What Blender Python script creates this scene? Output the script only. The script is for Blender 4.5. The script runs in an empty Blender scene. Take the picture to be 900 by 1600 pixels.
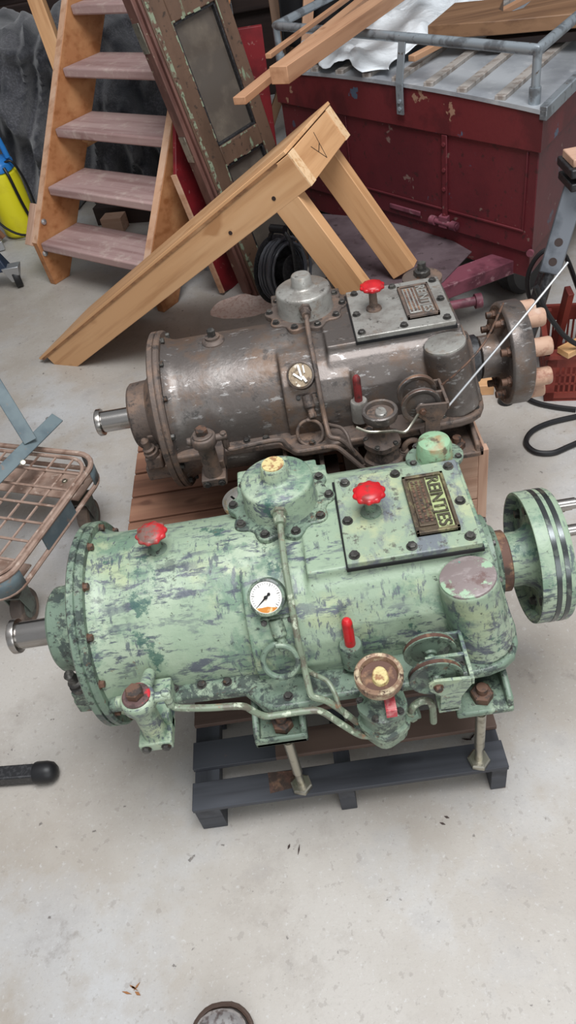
import bpy, bmesh, math, random
from mathutils import Vector, Matrix
random.seed(7)
PI = math.pi
C = bpy.context.scene.collection
SC = bpy.context.scene

# ------------------------------------------------------------------ camera, world, lights, exposure
F_PX = 1155.0
RW = [[0.9855943, -0.1592574, -0.0569287], [-0.0692287, -0.6870050, 0.7233474], [-0.1543087, -0.7089860, -0.6881335]]
CAM = Vector((0, 0, 1.6))
cd = bpy.data.cameras.new('camera')
cam = bpy.data.objects.new('camera', cd); C.objects.link(cam)
cd.sensor_fit = 'VERTICAL'; cd.sensor_height = 24.0; cd.lens = F_PX / 1600 * 24.0
cd.clip_start = 0.02; cd.clip_end = 60
m3 = Matrix([[RW[i][0], -RW[i][1], -RW[i][2]] for i in range(3)])
cam.matrix_world = Matrix.Translation(CAM) @ m3.to_4x4()
SC.camera = cam

w = bpy.data.worlds.new('world'); SC.world = w; w.use_nodes = True
w.node_tree.nodes['Background'].inputs[0].default_value = (0.93, 0.96, 1.0, 1)
w.node_tree.nodes['Background'].inputs[1].default_value = 0.37

def area(name, loc, target, sx, sy, power, col):
    l = bpy.data.lights.new(name, 'AREA'); l.shape = 'RECTANGLE'; l.size = sx; l.size_y = sy
    l.energy = power; l.color = col
    o = bpy.data.objects.new(name, l); C.objects.link(o); o.location = loc
    o.rotation_euler = (Vector(target) - Vector(loc)).to_track_quat('-Z', 'Y').to_euler()
    return o
area('roof_skylight', (0.4, 0.5, 4.5), (0.0, 1.1, 0), 2.2, 2.4, 212, (0.97, 0.98, 1.0))
area('open_gate_daylight', (1.2, -3.6, 2.4), (0, 1.2, 0.3), 4.0, 2.6, 78, (0.95, 0.98, 1.0))
SC.view_settings.view_transform = 'Standard'
SC.view_settings.look = 'None'
SC.view_settings.exposure = 0.13
SC.view_settings.gamma = 1.0
SC.view_settings.use_curve_mapping = False

# ------------------------------------------------------------------ points of the place from the photograph
def ray(x, y):
    q = ((x - 450) / F_PX, (y - 800) / F_PX, 1.0)
    return Vector([sum(RW[i][k] * q[k] for k in range(3)) for i in range(3)])
def at(x, y, z):
    d = ray(x, y); t = (z - CAM.z) / d.z; return CAM + d * t
def atY(x, y, Y):
    d = ray(x, y); t = (Y - CAM.y) / d.y; return CAM + d * t

# ------------------------------------------------------------------ materials
def lin(c):
    return tuple((v / 255 / 12.92) if v / 255 <= 0.04045 else ((v / 255 + 0.055) / 1.055) ** 2.4 for v in c) + (1,)

def mat(name, base, rough=0.5, metal=0.0, layers=(), bump=None, rnd=False, trans=0.0, ior=1.45, coat=0.0, sheen=0.0, alpha=1.0):
    """layers: dict(col, scale, lo, hi, st=(sx,sy,sz), det, amt, rough, gate=(scale,lo,hi), wave)"""
    m = bpy.data.materials.new(name); m.use_nodes = True
    nt = m.node_tree; N = nt.nodes; L = nt.links
    b = N['Principled BSDF']
    b.inputs['Metallic'].default_value = metal
    b.inputs['IOR'].default_value = ior
    b.inputs['Transmission Weight'].default_value = trans
    b.inputs['Coat Weight'].default_value = coat
    b.inputs['Sheen Weight'].default_value = sheen
    b.inputs['Alpha'].default_value = alpha
    tc = N.new('ShaderNodeTexCoord'); vec = tc.outputs['Object']
    if rnd:
        oi = N.new('ShaderNodeObjectInfo'); mu = N.new('ShaderNodeMath'); mu.operation = 'MULTIPLY'; mu.inputs[1].default_value = 37.0
        L.new(oi.outputs['Random'], mu.inputs[0])
        ad = N.new('ShaderNodeVectorMath'); ad.operation = 'ADD'
        L.new(vec, ad.inputs[0]); L.new(mu.outputs[0], ad.inputs[1]); vec = ad.outputs[0]
    def noise(scale, det, st, dist=0.0, rough_=0.58):
        mp = N.new('ShaderNodeMapping'); mp.inputs['Scale'].default_value = st; L.new(vec, mp.inputs['Vector'])
        n = N.new('ShaderNodeTexNoise'); n.inputs['Scale'].default_value = scale; n.inputs['Detail'].default_value = det
        n.inputs['Roughness'].default_value = rough_; n.inputs['Distortion'].default_value = dist
        L.new(mp.outputs[0], n.inputs['Vector']); return n.outputs['Fac']
    def mrange(src, lo, hi, a=0.0, bb=1.0):
        r = N.new('ShaderNodeMapRange'); r.inputs['From Min'].default_value = lo; r.inputs['From Max'].default_value = hi
        r.inputs['To Min'].default_value = a; r.inputs['To Max'].default_value = bb; L.new(src, r.inputs['Value']); return r.outputs[0]
    col = None; rg = None
    for ly in layers:
        f = mrange(noise(ly.get('scale', 10), ly.get('det', 6), ly.get('st', (1, 1, 1)), ly.get('dist', 0.0), ly.get('nr', .58)), ly.get('lo', .45), ly.get('hi', .6), 0, ly.get('amt', 1.0))
        if 'gate' in ly:
            g = mrange(noise(ly['gate'][0], 3, (1, 1, 1)), ly['gate'][1], ly['gate'][2])
            mm = N.new('ShaderNodeMath'); mm.operation = 'MULTIPLY'; L.new(f, mm.inputs[0]); L.new(g, mm.inputs[1]); f = mm.outputs[0]
        mx = N.new('ShaderNodeMix'); mx.data_type = 'RGBA'
        L.new(f, mx.inputs[0])
        if col is None: mx.inputs[6].default_value = lin(base)
        else: L.new(col, mx.inputs[6])
        mx.inputs[7].default_value = lin(ly['col']); col = mx.outputs[2]
        if 'rough' in ly:
            mr = N.new('ShaderNodeMix'); L.new(f, mr.inputs[0])
            if rg is None: mr.inputs[2].default_value = rough
            else: L.new(rg, mr.inputs[2])
            mr.inputs[3].default_value = ly['rough']; rg = mr.outputs[0]
    if col is None: b.inputs['Base Color'].default_value = lin(base)
    else: L.new(col, b.inputs['Base Color'])
    if rg is None: b.inputs['Roughness'].default_value = rough
    else: L.new(rg, b.inputs['Roughness'])
    if bump:
        bp = N.new('ShaderNodeBump'); bp.inputs['Strength'].default_value = bump[1]; bp.inputs['Distance'].default_value = bump[2] if len(bump) > 2 else 0.004
        L.new(noise(bump[0], 6, bump[3] if len(bump) > 3 else (1, 1, 1)), bp.inputs['Height']); L.new(bp.outputs[0], b.inputs['Normal'])
    return m

def D(**k): return k
M = {}
M['green'] = mat('worn_green_paint', (142, 160, 137), 0.40, layers=[
    D(col=(170, 183, 160), scale=5, lo=.48, hi=.62, amt=.7),
    D(col=(172, 178, 132), scale=8, lo=.55, hi=.68, amt=.45),
    D(col=(96, 124, 106), scale=9, lo=.53, hi=.60, det=9, nr=.68, amt=.75),
    D(col=(82, 86, 98), scale=24, lo=.52, hi=.57, st=(.55, 1.5, 1.5), det=12, nr=.74, dist=.3, gate=(6, .41, .52), rough=.33, amt=.92),
    D(col=(78, 84, 94), scale=60, lo=.55, hi=.60, st=(1.8, .6, .6), det=8, nr=.66, gate=(8, .45, .56), rough=.33, amt=.8),
    D(col=(72, 78, 88), scale=75, lo=.56, hi=.61, st=(.30, 1.3, 1.3), det=8, nr=.66, gate=(5, .42, .54), amt=.85, rough=.33),
    D(col=(54, 88, 80), scale=12, lo=.60, hi=.63, det=10, nr=.7, amt=.8),
    D(col=(66, 74, 74), scale=34, lo=.535, hi=.58, st=(.8, 1.2, 1.2), det=12, nr=.76, gate=(3.3, .50, .62), amt=.85, rough=.36),
    D(col=(48, 50, 48), scale=70, lo=.625, hi=.66, det=8, nr=.7, amt=.8),
    D(col=(112, 88, 66), scale=44, lo=.66, hi=.70, nr=.7, amt=.65)], bump=(60, .35, .003))
M['green_dark'] = mat('scuffed_dark_green_paint', (106, 124, 108), 0.42, layers=[
    D(col=(148, 163, 140), scale=11, lo=.50, hi=.60, nr=.68, amt=.75),
    D(col=(52, 60, 60), scale=22, lo=.50, hi=.565, det=12, nr=.74, dist=.3, amt=.88, rough=.33),
    D(col=(50, 48, 46), scale=70, lo=.57, hi=.62, nr=.7, amt=.8),
    D(col=(102, 80, 64), scale=36, lo=.62, hi=.67, nr=.7, amt=.75)], bump=(70, .4, .003))
M['green_plate'] = mat('rubbed_green_cover_paint', (140, 156, 134), 0.4, layers=[
    D(col=(178, 182, 140), scale=9, lo=.5, hi=.62, nr=.66, amt=.65),
    D(col=(104, 108, 118), scale=13, lo=.47, hi=.56, st=(1, .6, 1), det=12, nr=.72, dist=.3, amt=.88, rough=.3),
    D(col=(78, 74, 70), scale=60, lo=.57, hi=.62, nr=.7, amt=.75)], bump=(80, .3, .002))
M['gunmetal'] = mat('greasy_grey_metal', (98, 91, 87), 0.4, 0.5, layers=[
    D(col=(140, 136, 132), scale=5, lo=.50, hi=.66, nr=.66, amt=.6, rough=.32),
    D(col=(108, 86, 70), scale=9, lo=.49, hi=.64, nr=.7, amt=.75, rough=.6),
    D(col=(60, 57, 56), scale=20, lo=.56, hi=.64, det=10, nr=.7, amt=.7),
    D(col=(176, 174, 172), scale=60, lo=.60, hi=.65, st=(.4, 1, 1), nr=.68, amt=.55, rough=.3)], bump=(70, .3, .003))
M['gunmetal_light'] = mat('worn_silver_grey_metal', (158, 156, 150), 0.36, 0.4, layers=[
    D(col=(124, 118, 112), scale=9, lo=.48, hi=.6, nr=.7, amt=.75),
    D(col=(120, 96, 76), scale=14, lo=.57, hi=.66, nr=.7, amt=.6, rough=.6),
    D(col=(60, 56, 52), scale=50, lo=.6, hi=.65, det=8, nr=.7, amt=.75)], bump=(90, .35, .003))
M['rust_dust'] = mat('rust_dusted_iron', (98, 86, 79), 0.6, 0.25, layers=[
    D(col=(128, 104, 88), scale=16, lo=.48, hi=.62, nr=.68, amt=.75),
    D(col=(60, 55, 53), scale=30, lo=.54, hi=.62, nr=.7, amt=.8)], bump=(90, .4, .003))
M['dark_bolt'] = mat('dark_bolt_steel', (66, 64, 62), 0.4, 0.5, layers=[D(col=(112, 110, 104), scale=60, lo=.5, hi=.62, amt=.6), D(col=(98, 72, 54), scale=40, lo=.6, hi=.66, amt=.7)], rnd=True)
M['rust_bolt'] = mat('rusty_bolt_steel', (104, 78, 64), 0.6, 0.3, layers=[D(col=(66, 58, 54), scale=60, lo=.5, hi=.6)], rnd=True)
M['steel'] = mat('bright_turned_steel', (172, 168, 164), 0.24, 1.0, layers=[D(col=(120, 112, 104), scale=30, lo=.5, hi=.65, st=(.3, 1, 1), amt=.6, rough=.4)])
M['rod'] = mat('zinc_plated_steel', (176, 172, 158), 0.32, 0.9, layers=[D(col=(104, 96, 84), scale=40, lo=.52, hi=.66, amt=.6)])
M['rust'] = mat('brown_rust', (98, 72, 62), 0.7, 0.2, layers=[D(col=(140, 108, 84), scale=40, lo=.5, hi=.62), D(col=(66, 54, 48), scale=22, lo=.54, hi=.64)], bump=(120, .5, .002))
M['red'] = mat('chipped_red_paint', (196, 32, 38), 0.34, layers=[D(col=(120, 62, 54), scale=40, lo=.58, hi=.66, amt=.9), D(col=(148, 22, 30), scale=14, lo=.5, hi=.62, amt=.6)])
M['red_knob_worn'] = mat('worn_red_paint', (176, 36, 40), 0.4, layers=[D(col=(104, 96, 88), scale=26, lo=.48, hi=.58, amt=.9), D(col=(122, 60, 50), scale=50, lo=.56, hi=.64)])
M['red_dark'] = mat('faded_red_paint', (122, 46, 46), 0.45, layers=[D(col=(74, 44, 42), scale=40, lo=.5, hi=.62)])
M['brass_plate'] = mat('dull_bronze_plate', (92, 80, 66), 0.45, 0.4, layers=[D(col=(138, 132, 96), scale=30, lo=.5, hi=.62, amt=.8), D(col=(58, 50, 44), scale=50, lo=.55, hi=.64)], bump=(120, .3, .001))
M['lettering'] = mat('raised_letter_metal', (84, 80, 66), 0.42, 0.4, layers=[D(col=(176, 182, 130), scale=45, lo=.56, hi=.64, amt=.7)])
M['nameground'] = mat('green_yellow_plate_ground', (160, 172, 122), 0.5, layers=[D(col=(110, 100, 80), scale=35, lo=.52, hi=.62)])
M['dial'] = mat('white_dial_enamel', (236, 234, 228), 0.35, layers=[D(col=(206, 150, 84), scale=30, lo=.62, hi=.68, amt=.6)])
M['oil'] = mat('amber_oil_stain', (196, 128, 58), 0.3, layers=[D(col=(234, 206, 160), scale=60, lo=.5, hi=.62)])
M['black'] = mat('black_ink', (18, 18, 18), 0.5)
M['wax'] = mat('flaking_cream_paint', (202, 186, 132), 0.55, layers=[D(col=(150, 110, 76), scale=60, lo=.52, hi=.6)], bump=(120, .8, .004))
M['coupling_dark'] = mat('polished_dark_groove', (86, 90, 90), 0.22, 0.8, layers=[D(col=(130, 140, 128), scale=50, lo=.58, hi=.64, amt=.6)])
M['bobbin'] = mat('pale_stained_bushing', (184, 150, 128), 0.6, layers=[D(col=(142, 96, 78), scale=24, lo=.5, hi=.62), D(col=(226, 208, 190), scale=12, lo=.55, hi=.65, amt=.7)], rnd=True)
def wood(name, base, dark, light, rough=.6, g=26, **k):
    return mat(name, base, rough, layers=[
        D(col=dark, scale=g, lo=.48, hi=.66, st=(.06, 1, 1), det=4, amt=.75),
        D(col=light, scale=g * .35, lo=.5, hi=.66, st=(.12, 1, 1), det=3, amt=.6),
        D(col=dark, scale=9, lo=.66, hi=.71, st=(.5, 1, 1), det=2, amt=.8)] + k.pop('extra', []), bump=(g * 2, .15, .002, (.06, 1, 1)), rnd=True, **k)
M['pine'] = wood('planed_pine', (202, 156, 112), (170, 122, 80), (218, 178, 136), .5)
M['pine_end'] = mat('pale_end_grain', (222, 188, 148), .6, layers=[D(col=(198, 156, 112), scale=60, lo=.5, hi=.62)])
M['ply_dark'] = wood('weathered_deck_edge', (150, 108, 72), (92, 62, 42), (190, 150, 112), .65)
M['stair_wood'] = wood('varnished_orange_wood', (172, 118, 78), (142, 88, 50), (194, 144, 100), .5)
M['stair_pale'] = wood('scuffed_pale_edge', (200, 158, 128), (168, 122, 92), (216, 184, 160), .6)
M['tread'] = wood('dusty_pink_tread', (170, 142, 138), (140, 108, 104), (190, 166, 160), .72, extra=[D(col=(208, 194, 182), scale=14, lo=.52, hi=.72, det=12, nr=.75, amt=.6)])
M['timber'] = wood('reddish_brown_timber', (176, 132, 100), (142, 98, 70), (196, 156, 124), .55)
M['board'] = wood('brown_hardwood_board', (124, 92, 66), (92, 64, 44), (148, 114, 86), .55)
M['crate_board'] = wood('dirty_brown_pallet_board', (134, 94, 74), (92, 60, 46), (160, 120, 96), .7)
M['crate_ply'] = wood('pale_rough_sawn_plank', (186, 150, 128), (154, 116, 94), (206, 174, 152), .7, g=40)
M['pallet'] = wood('navy_painted_pallet_wood', (60, 62, 68), (38, 39, 44), (82, 85, 92), .55, extra=[D(col=(120, 92, 78), scale=7, lo=.64, hi=.68, det=8, amt=.8)])
M['pallet_bare'] = wood('unpainted_pallet_wood', (88, 70, 62), (62, 48, 43), (112, 92, 82), .7)
M['truck_red'] = mat('dark_red_wagon_paint', (96, 36, 42), 0.45, layers=[
    D(col=(78, 30, 36), scale=3, lo=.45, hi=.6, amt=.7),
    D(col=(128, 108, 100), scale=20, lo=.655, hi=.68, det=9, amt=.7), D(col=(70, 84, 100), scale=13, lo=.68, hi=.70, det=8, amt=.7),
    D(col=(54, 34, 34), scale=30, lo=.6, hi=.66, amt=.7)], bump=(40, .2, .003))
M['truck_band'] = mat('flaking_red_wagon_paint', (100, 36, 40), 0.48, layers=[
    D(col=(74, 28, 32), scale=6, lo=.5, hi=.6, amt=.7),
    D(col=(160, 128, 106), scale=9, lo=.635, hi=.65, det=9, amt=.8), D(col=(76, 96, 116), scale=7, lo=.655, hi=.67, det=8, amt=.9)], bump=(40, .3, .003))
M['drawbar'] = mat('dusty_maroon_steel', (118, 66, 78), 0.5, layers=[D(col=(84, 44, 54), scale=9, lo=.45, hi=.6), D(col=(150, 116, 120), scale=30, lo=.6, hi=.68, amt=.6)])
M['sheet_iron'] = mat('dull_purple_grey_sheet', (98, 84, 88), 0.6, layers=[D(col=(82, 68, 72), scale=8, lo=.45, hi=.62), D(col=(66, 54, 56), scale=30, lo=.6, hi=.68)])
M['zinc'] = mat('grey_zinc_roof', (172, 176, 180), 0.45, 0.25, layers=[D(col=(146, 150, 156), scale=4, lo=.45, hi=.6), D(col=(196, 198, 200), scale=14, lo=.56, hi=.68, amt=.6)])
M['batten'] = mat('weathered_roof_batten', (156, 150, 144), 0.6, layers=[D(col=(128, 118, 110), scale=30, lo=.5, hi=.62, st=(1, 1, 1))])
M['galv'] = mat('galvanised_pipe', (150, 158, 164), 0.38, 0.5, layers=[D(col=(112, 116, 120), scale=20, lo=.5, hi=.62), D(col=(96, 84, 74), scale=44, lo=.63, hi=.68)])
M['plastic_sheet'] = mat('white_plastic_sheeting', (226, 232, 236), 0.3, bump=(14, .5, .02))
M['rubber'] = mat('black_rubber', (26, 26, 28), 0.45)
M['black_paint'] = mat('black_powder_coat', (34, 34, 36), 0.4, layers=[D(col=(54, 54, 56), scale=120, lo=.5, hi=.6)], bump=(300, .3, .001))
M['grey_bar'] = mat('dark_blue_grey_steel', (112, 116, 122), 0.36, 0.5, layers=[D(col=(86, 90, 96), scale=10, lo=.48, hi=.62)])
M['wool'] = mat('dark_grey_felt', (66, 66, 70), 0.95, layers=[D(col=(92, 92, 97), scale=90, lo=.45, hi=.62), D(col=(40, 42, 48), scale=6, lo=.46, hi=.6)], bump=(160, .8, .004), sheen=.5)
M['jacket'] = mat('black_cloth', (24, 24, 27), 0.85, bump=(60, .5, .004))
M['door_paint'] = mat('brown_door_paint', (100, 78, 64), 0.42, layers=[
    D(col=(82, 64, 52), scale=6, lo=.45, hi=.6, st=(1, 1, .3)), D(col=(126, 140, 116), scale=14, lo=.64, hi=.665, st=(1, 1, .25), det=9, amt=.9),
    D(col=(66, 54, 46), scale=40, lo=.6, hi=.66)], bump=(50, .25, .003))
M['door_edge'] = mat('red_brown_door_edge', (108, 76, 68), 0.5, layers=[D(col=(86, 58, 52), scale=14, lo=.46, hi=.6, st=(1, 1, .3)), D(col=(160, 150, 130), scale=22, lo=.65, hi=.68, amt=.8)])
M['green_flake'] = mat('flaked_pale_green_paint', (128, 138, 116), 0.6, layers=[D(col=(100, 78, 66), scale=40, lo=.46, hi=.54)])
M['glass'] = mat('dust_and_reflection_glass', (104, 96, 88), 0.14, layers=[D(col=(140, 130, 116), scale=7, lo=.48, hi=.66, det=8, amt=.6, rough=.4)], trans=.35)  # pane colour lightened for dust and for the reflection painted into it
M['red_board'] = mat('crimson_painted_board', (124, 30, 36), 0.5, layers=[D(col=(98, 24, 30), scale=6, lo=.45, hi=.6), D(col=(158, 110, 104), scale=40, lo=.64, hi=.69, amt=.7)])
M['trolley_blue'] = mat('slate_blue_steel', (104, 118, 122), 0.42, layers=[D(col=(86, 100, 106), scale=8, lo=.46, hi=.6), D(col=(128, 112, 100), scale=40, lo=.62, hi=.68, amt=.7)])
M['trolley_wire'] = mat('dust_rusted_wire', (156, 132, 118), 0.65, layers=[D(col=(128, 102, 88), scale=20, lo=.48, hi=.64), D(col=(178, 158, 144), scale=44, lo=.58, hi=.66)])
M['wheel'] = mat('dirty_caster_tyre', (86, 76, 70), 0.7, layers=[D(col=(120, 104, 92), scale=20, lo=.46, hi=.62)])
M['wheel_hub'] = mat('grey_green_wheel_hub', (92, 100, 92), 0.6, layers=[D(col=(70, 66, 62), scale=20, lo=.46, hi=.6)])
M['yellow'] = mat('yellow_plastic', (224, 214, 40), 0.35, layers=[D(col=(200, 186, 40), scale=8, lo=.5, hi=.64, amt=.5)])
M['blue'] = mat('blue_plastic', (44, 122, 196), 0.38)
M['navy'] = mat('dark_navy_enamel', (36, 48, 66), 0.35)
M['alu'] = mat('aluminium', (186, 188, 190), 0.35, 0.8)
M['crate_red'] = mat('brick_red_plastic', (130, 58, 48), 0.5, layers=[D(col=(108, 44, 38), scale=10, lo=.46, hi=.6)])
M['scrap'] = wood('pale_scrap_wood', (206, 164, 116), (178, 132, 84), (224, 190, 150), .6)
M['boss_worn'] = mat('bare_purple_grey_casting', (128, 116, 114), .45, layers=[D(col=(150, 140, 138), scale=30, lo=.5, hi=.6, st=(.5, 1, 1), nr=.7), D(col=(104, 80, 76), scale=16, lo=.54, hi=.6, nr=.7, amt=.8), D(col=(150, 176, 148), scale=14, lo=.56, hi=.60, det=9, nr=.7), D(col=(96, 146, 132), scale=20, lo=.64, hi=.66)])
M['pipe_green'] = mat('thin_worn_green_pipe_paint', (120, 132, 112), .4, layers=[D(col=(98, 92, 80), scale=40, lo=.5, hi=.58, nr=.7, amt=.85), D(col=(134, 100, 76), scale=22, lo=.6, hi=.65, nr=.7, amt=.8), D(col=(178, 186, 164), scale=50, lo=.58, hi=.64)])
M['lid'] = mat('paint_spotted_white_lid', (196, 192, 184), 0.45, layers=[D(col=(212, 186, 120), scale=16, lo=.58, hi=.64, amt=.9), D(col=(150, 146, 142), scale=8, lo=.5, hi=.62, amt=.5)])
M['toe_steel'] = mat('scuffed_toecap_steel', (190, 186, 186), 0.34, 0.6, layers=[D(col=(120, 106, 104), scale=90, lo=.5, hi=.62, st=(1, .5, 1), amt=.8), D(col=(96, 82, 78), scale=40, lo=.58, hi=.66, amt=.6)])
M['leather'] = mat('dark_brown_leather', (74, 58, 50), 0.5, bump=(120, .4, .002))
M['sole'] = mat('dark_shoe_sole', (48, 42, 38), 0.7)
M['cable_grey'] = mat('grey_black_cable', (84, 86, 92), 0.3)
M['cap_red'] = mat('rusty_cap_with_red_remnant', (92, 70, 68), .5, layers=[D(col=(196, 36, 50), scale=22, lo=.50, hi=.54, amt=.9), D(col=(70, 54, 52), scale=60, lo=.54, hi=.6)])
M['broken'] = mat('grimy_broken_gauge_face', (150, 132, 108), .5, layers=[D(col=(96, 80, 64), scale=50, lo=.48, hi=.56, nr=.7), D(col=(206, 198, 184), scale=40, lo=.58, hi=.62)])
M['pink_tag'] = mat('worn_pink_red_tag', (190, 74, 82), 0.5, layers=[D(col=(206, 130, 130), scale=60, lo=.5, hi=.6)])
M['wheel_rim'] = mat('cream_and_rust_rim', (140, 112, 92), 0.55, .2, layers=[D(col=(190, 176, 146), scale=40, lo=.47, hi=.56, nr=.7, amt=.8), D(col=(84, 64, 54), scale=60, lo=.56, hi=.62, nr=.7)], bump=(120, .5, .002))
M['sawdust'] = mat('pink_sawdust', (234, 214, 204), 0.95, bump=(200, .4, .003), layers=[D(col=(216, 186, 174), scale=80, lo=.5, hi=.6)])
M['leaf'] = mat('dry_leaf', (146, 100, 62), 0.8)
M['concrete'] = mat('worn_concrete', (176, 171, 164), 0.5, layers=[
    D(col=(154, 145, 134), scale=1.1, lo=.42, hi=.62, det=9, nr=.64, amt=.85),
    D(col=(192, 196, 200), scale=1.5, lo=.5, hi=.66, det=9, nr=.66, amt=.75),
    D(col=(146, 138, 130), scale=6, lo=.52, hi=.68, det=10, nr=.7, amt=.6),
    D(col=(146, 140, 133), scale=150, lo=.56, hi=.66, det=6, nr=.7, amt=.4),
    D(col=(206, 207, 207), scale=90, lo=.58, hi=.68, det=8, nr=.7, amt=.4),
    D(col=(100, 94, 90), scale=30, lo=.685, hi=.72, det=4, amt=.85),
    D(col=(118, 110, 104), scale=3.2, lo=.63, hi=.69, det=10, nr=.68, amt=.55), D(col=(138, 131, 124), scale=40, lo=.63, hi=.66, st=(1, 1, 1), det=3, amt=.4)], bump=(140, .2, .002))
M['wall_dark'] = mat('dim_shed_wall', (52, 48, 46), 0.85, layers=[D(col=(38, 34, 34), scale=2, lo=.45, hi=.6)])
M['dark_wood'] = wood('near_black_brown_wood', (52, 38, 34), (34, 24, 22), (66, 50, 44), .55)

# ------------------------------------------------------------------ mesh helpers
WL = {}
class MB:
    def __init__(s): s.bm = bmesh.new()
    def hexa(s, p):      # 8 corners: bottom 0-3 ccw, top 4-7
        v = [s.bm.verts.new(q) for q in p]
        for f in ((3, 2, 1, 0), (4, 5, 6, 7), (0, 1, 5, 4), (1, 2, 6, 5), (2, 3, 7, 6), (3, 0, 4, 7)):
            s.bm.faces.new([v[i] for i in f])
        return s
    def box(s, x0, x1, y0, y1, z0, z1, T=None):
        p = [Vector(q) for q in ((x0, y0, z0), (x1, y0, z0), (x1, y1, z0), (x0, y1, z0), (x0, y0, z1), (x1, y0, z1), (x1, y1, z1), (x0, y1, z1))]
        if T is not None: p = [T @ q for q in p]
        return s.hexa(p)
    def prism(s, poly, fn0, fn1):   # poly 2D; fn maps (u,v) -> 3D for the two ends
        a = [s.bm.verts.new(fn0(u, v)) for u, v in poly]; b = [s.bm.verts.new(fn1(u, v)) for u, v in poly]
        n = len(poly)
        s.bm.faces.new(a[::-1]); s.bm.faces.new(b)
        for i in range(n): s.bm.faces.new((a[i], a[(i + 1) % n], b[(i + 1) % n], b[i]))
        return s
    def lathe(s, prof, o, ax, seg=32, jag=None, cap=True):  # prof [(r, t)] along axis from o; closed at ends
        o = Vector(o); ax = Vector(ax).normalized()
        u = ax.orthogonal().normalized(); v = ax.cross(u)
        rings = []
        for r, t in prof:
            if r < 1e-6: rings.append([s.bm.verts.new(o + ax * t)]); continue
            ring = []
            for k in range(seg):
                a = 2 * PI * k / seg
                rr = r * (jag(a) if jag else 1)
                ring.append(s.bm.verts.new(o + ax * t + (u * math.cos(a) + v * math.sin(a)) * rr))
            rings.append(ring)
        if cap and len(rings[0]) > 1: s.bm.faces.new(rings[0][::-1])
        if cap and len(rings[-1]) > 1: s.bm.faces.new(rings[-1])
        for A, B in zip(rings, rings[1:]):
            for k in range(seg):
                k2 = (k + 1) % seg
                if len(A) == 1 and len(B) == 1: continue
                if len(A) == 1: s.bm.faces.new((A[0], B[k2], B[k]))
                elif len(B) == 1: s.bm.faces.new((A[k], A[k2], B[0]))
                else: s.bm.faces.new((A[k], A[k2], B[k2], B[k]))
        return s
    def cyl(s, p0, p1, r, r1=None, seg=24):
        p0 = Vector(p0); p1 = Vector(p1)
        return s.lathe([(r, 0), (r if r1 is None else r1, (p1 - p0).length)], p0, p1 - p0, seg)
    def tube(s, pts, r, seg=8, sm=3, closed=False):
        P = [Vector(p) for p in pts]
        if sm > 1 and len(P) > 2:
            Q = []; n = len(P)
            rng = range(n) if closed else range(n - 1)
            for i in rng:
                a = P[(i - 1) % n] if (closed or i > 0) else P[i] * 2 - P[i + 1]
                b = P[i]; c = P[(i + 1) % n]; d = P[(i + 2) % n] if (closed or i + 2 < n) else c * 2 - b
                for k in range(sm):
                    t = k / sm
                    Q.append(.5 * ((2 * b) + (c - a) * t + (2 * a - 5 * b + 4 * c - d) * t * t + (3 * b - a - 3 * c + d) * t ** 3))
            if not closed: Q.append(P[-1])
            P = Q
        n = len(P); rings = []; u = None
        for i in range(n):
            if closed: tg = P[(i + 1) % n] - P[i - 1]
            else: tg = P[min(i + 1, n - 1)] - P[max(i - 1, 0)]
            tg.normalize()
            if u is None: u = tg.orthogonal().normalized()
            else:
                u = u - tg * u.dot(tg)
                u = u.normalized() if u.length > 1e-6 else tg.orthogonal().normalized()
            v = tg.cross(u)
            rings.append([s.bm.verts.new(P[i] + (u * math.cos(2 * PI * k / seg) + v * math.sin(2 * PI * k / seg)) * r) for k in range(seg)])
        pairs = list(zip(rings, rings[1:])) + ([(rings[-1], rings[0])] if closed else [])
        for A, B in pairs:
            for k in range(seg): s.bm.faces.new((A[k], A[(k + 1) % seg], B[(k + 1) % seg], B[k]))
        if not closed: s.bm.faces.new(rings[0][::-1]); s.bm.faces.new(rings[-1])
        return s
    def hexhead(s, p, n, r, h):
        n = Vector(n).normalized(); p = Vector(p)
        s.lathe([(r * 1.25, 0), (r * 1.25, h * .22)], p, n, 16)
        s.lathe([(r, h * .2), (r, h * .9), (r * .86, h)], p, n, 6)
        return s
    def build(s, name, m, parent=None, bevel=0.0, seg=2, ang=35, origin=None, remesh=None, smooth=True):
        bmesh.ops.recalc_face_normals(s.bm, faces=s.bm.faces)
        vs = [v.co.copy() for v in s.bm.verts]
        if origin is None:
            if parent is not None: origin = WL[parent.name]
            else:
                origin = Vector(((min(v.x for v in vs) + max(v.x for v in vs)) / 2, (min(v.y for v in vs) + max(v.y for v in vs)) / 2, min(v.z for v in vs)))
        origin = Vector(origin)
        for v in s.bm.verts: v.co -= origin
        me = bpy.data.meshes.new(name); s.bm.to_mesh(me); s.bm.free()
        if smooth:
            me.shade_smooth()
            me.set_sharp_from_angle(angle=math.radians(ang))
        o = bpy.data.objects.new(name, me); C.objects.link(o)
        me.materials.append(m)
        if parent is not None:
            o.parent = parent; o.location = origin - WL[parent.name]
        else: o.location = origin
        WL[o.name] = origin
        if remesh:
            r = o.modifiers.new('remesh', 'REMESH'); r.mode = 'VOXEL'; r.voxel_size = remesh[0]; r.use_smooth_shade = True
            q = o.modifiers.new('smooth', 'SMOOTH'); q.factor = .5; q.iterations = remesh[1]
        elif bevel:
            b = o.modifiers.new('bevel', 'BEVEL'); b.width = bevel; b.segments = seg; b.limit_method = 'ANGLE'; b.angle_limit = math.radians(ang)
        return o
def tag(o, label, cat, group=None, kind=None):
    if label: o['label'] = label
    if cat: o['category'] = cat
    if group: o['group'] = group
    if kind: o['kind'] = kind
    return o
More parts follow.
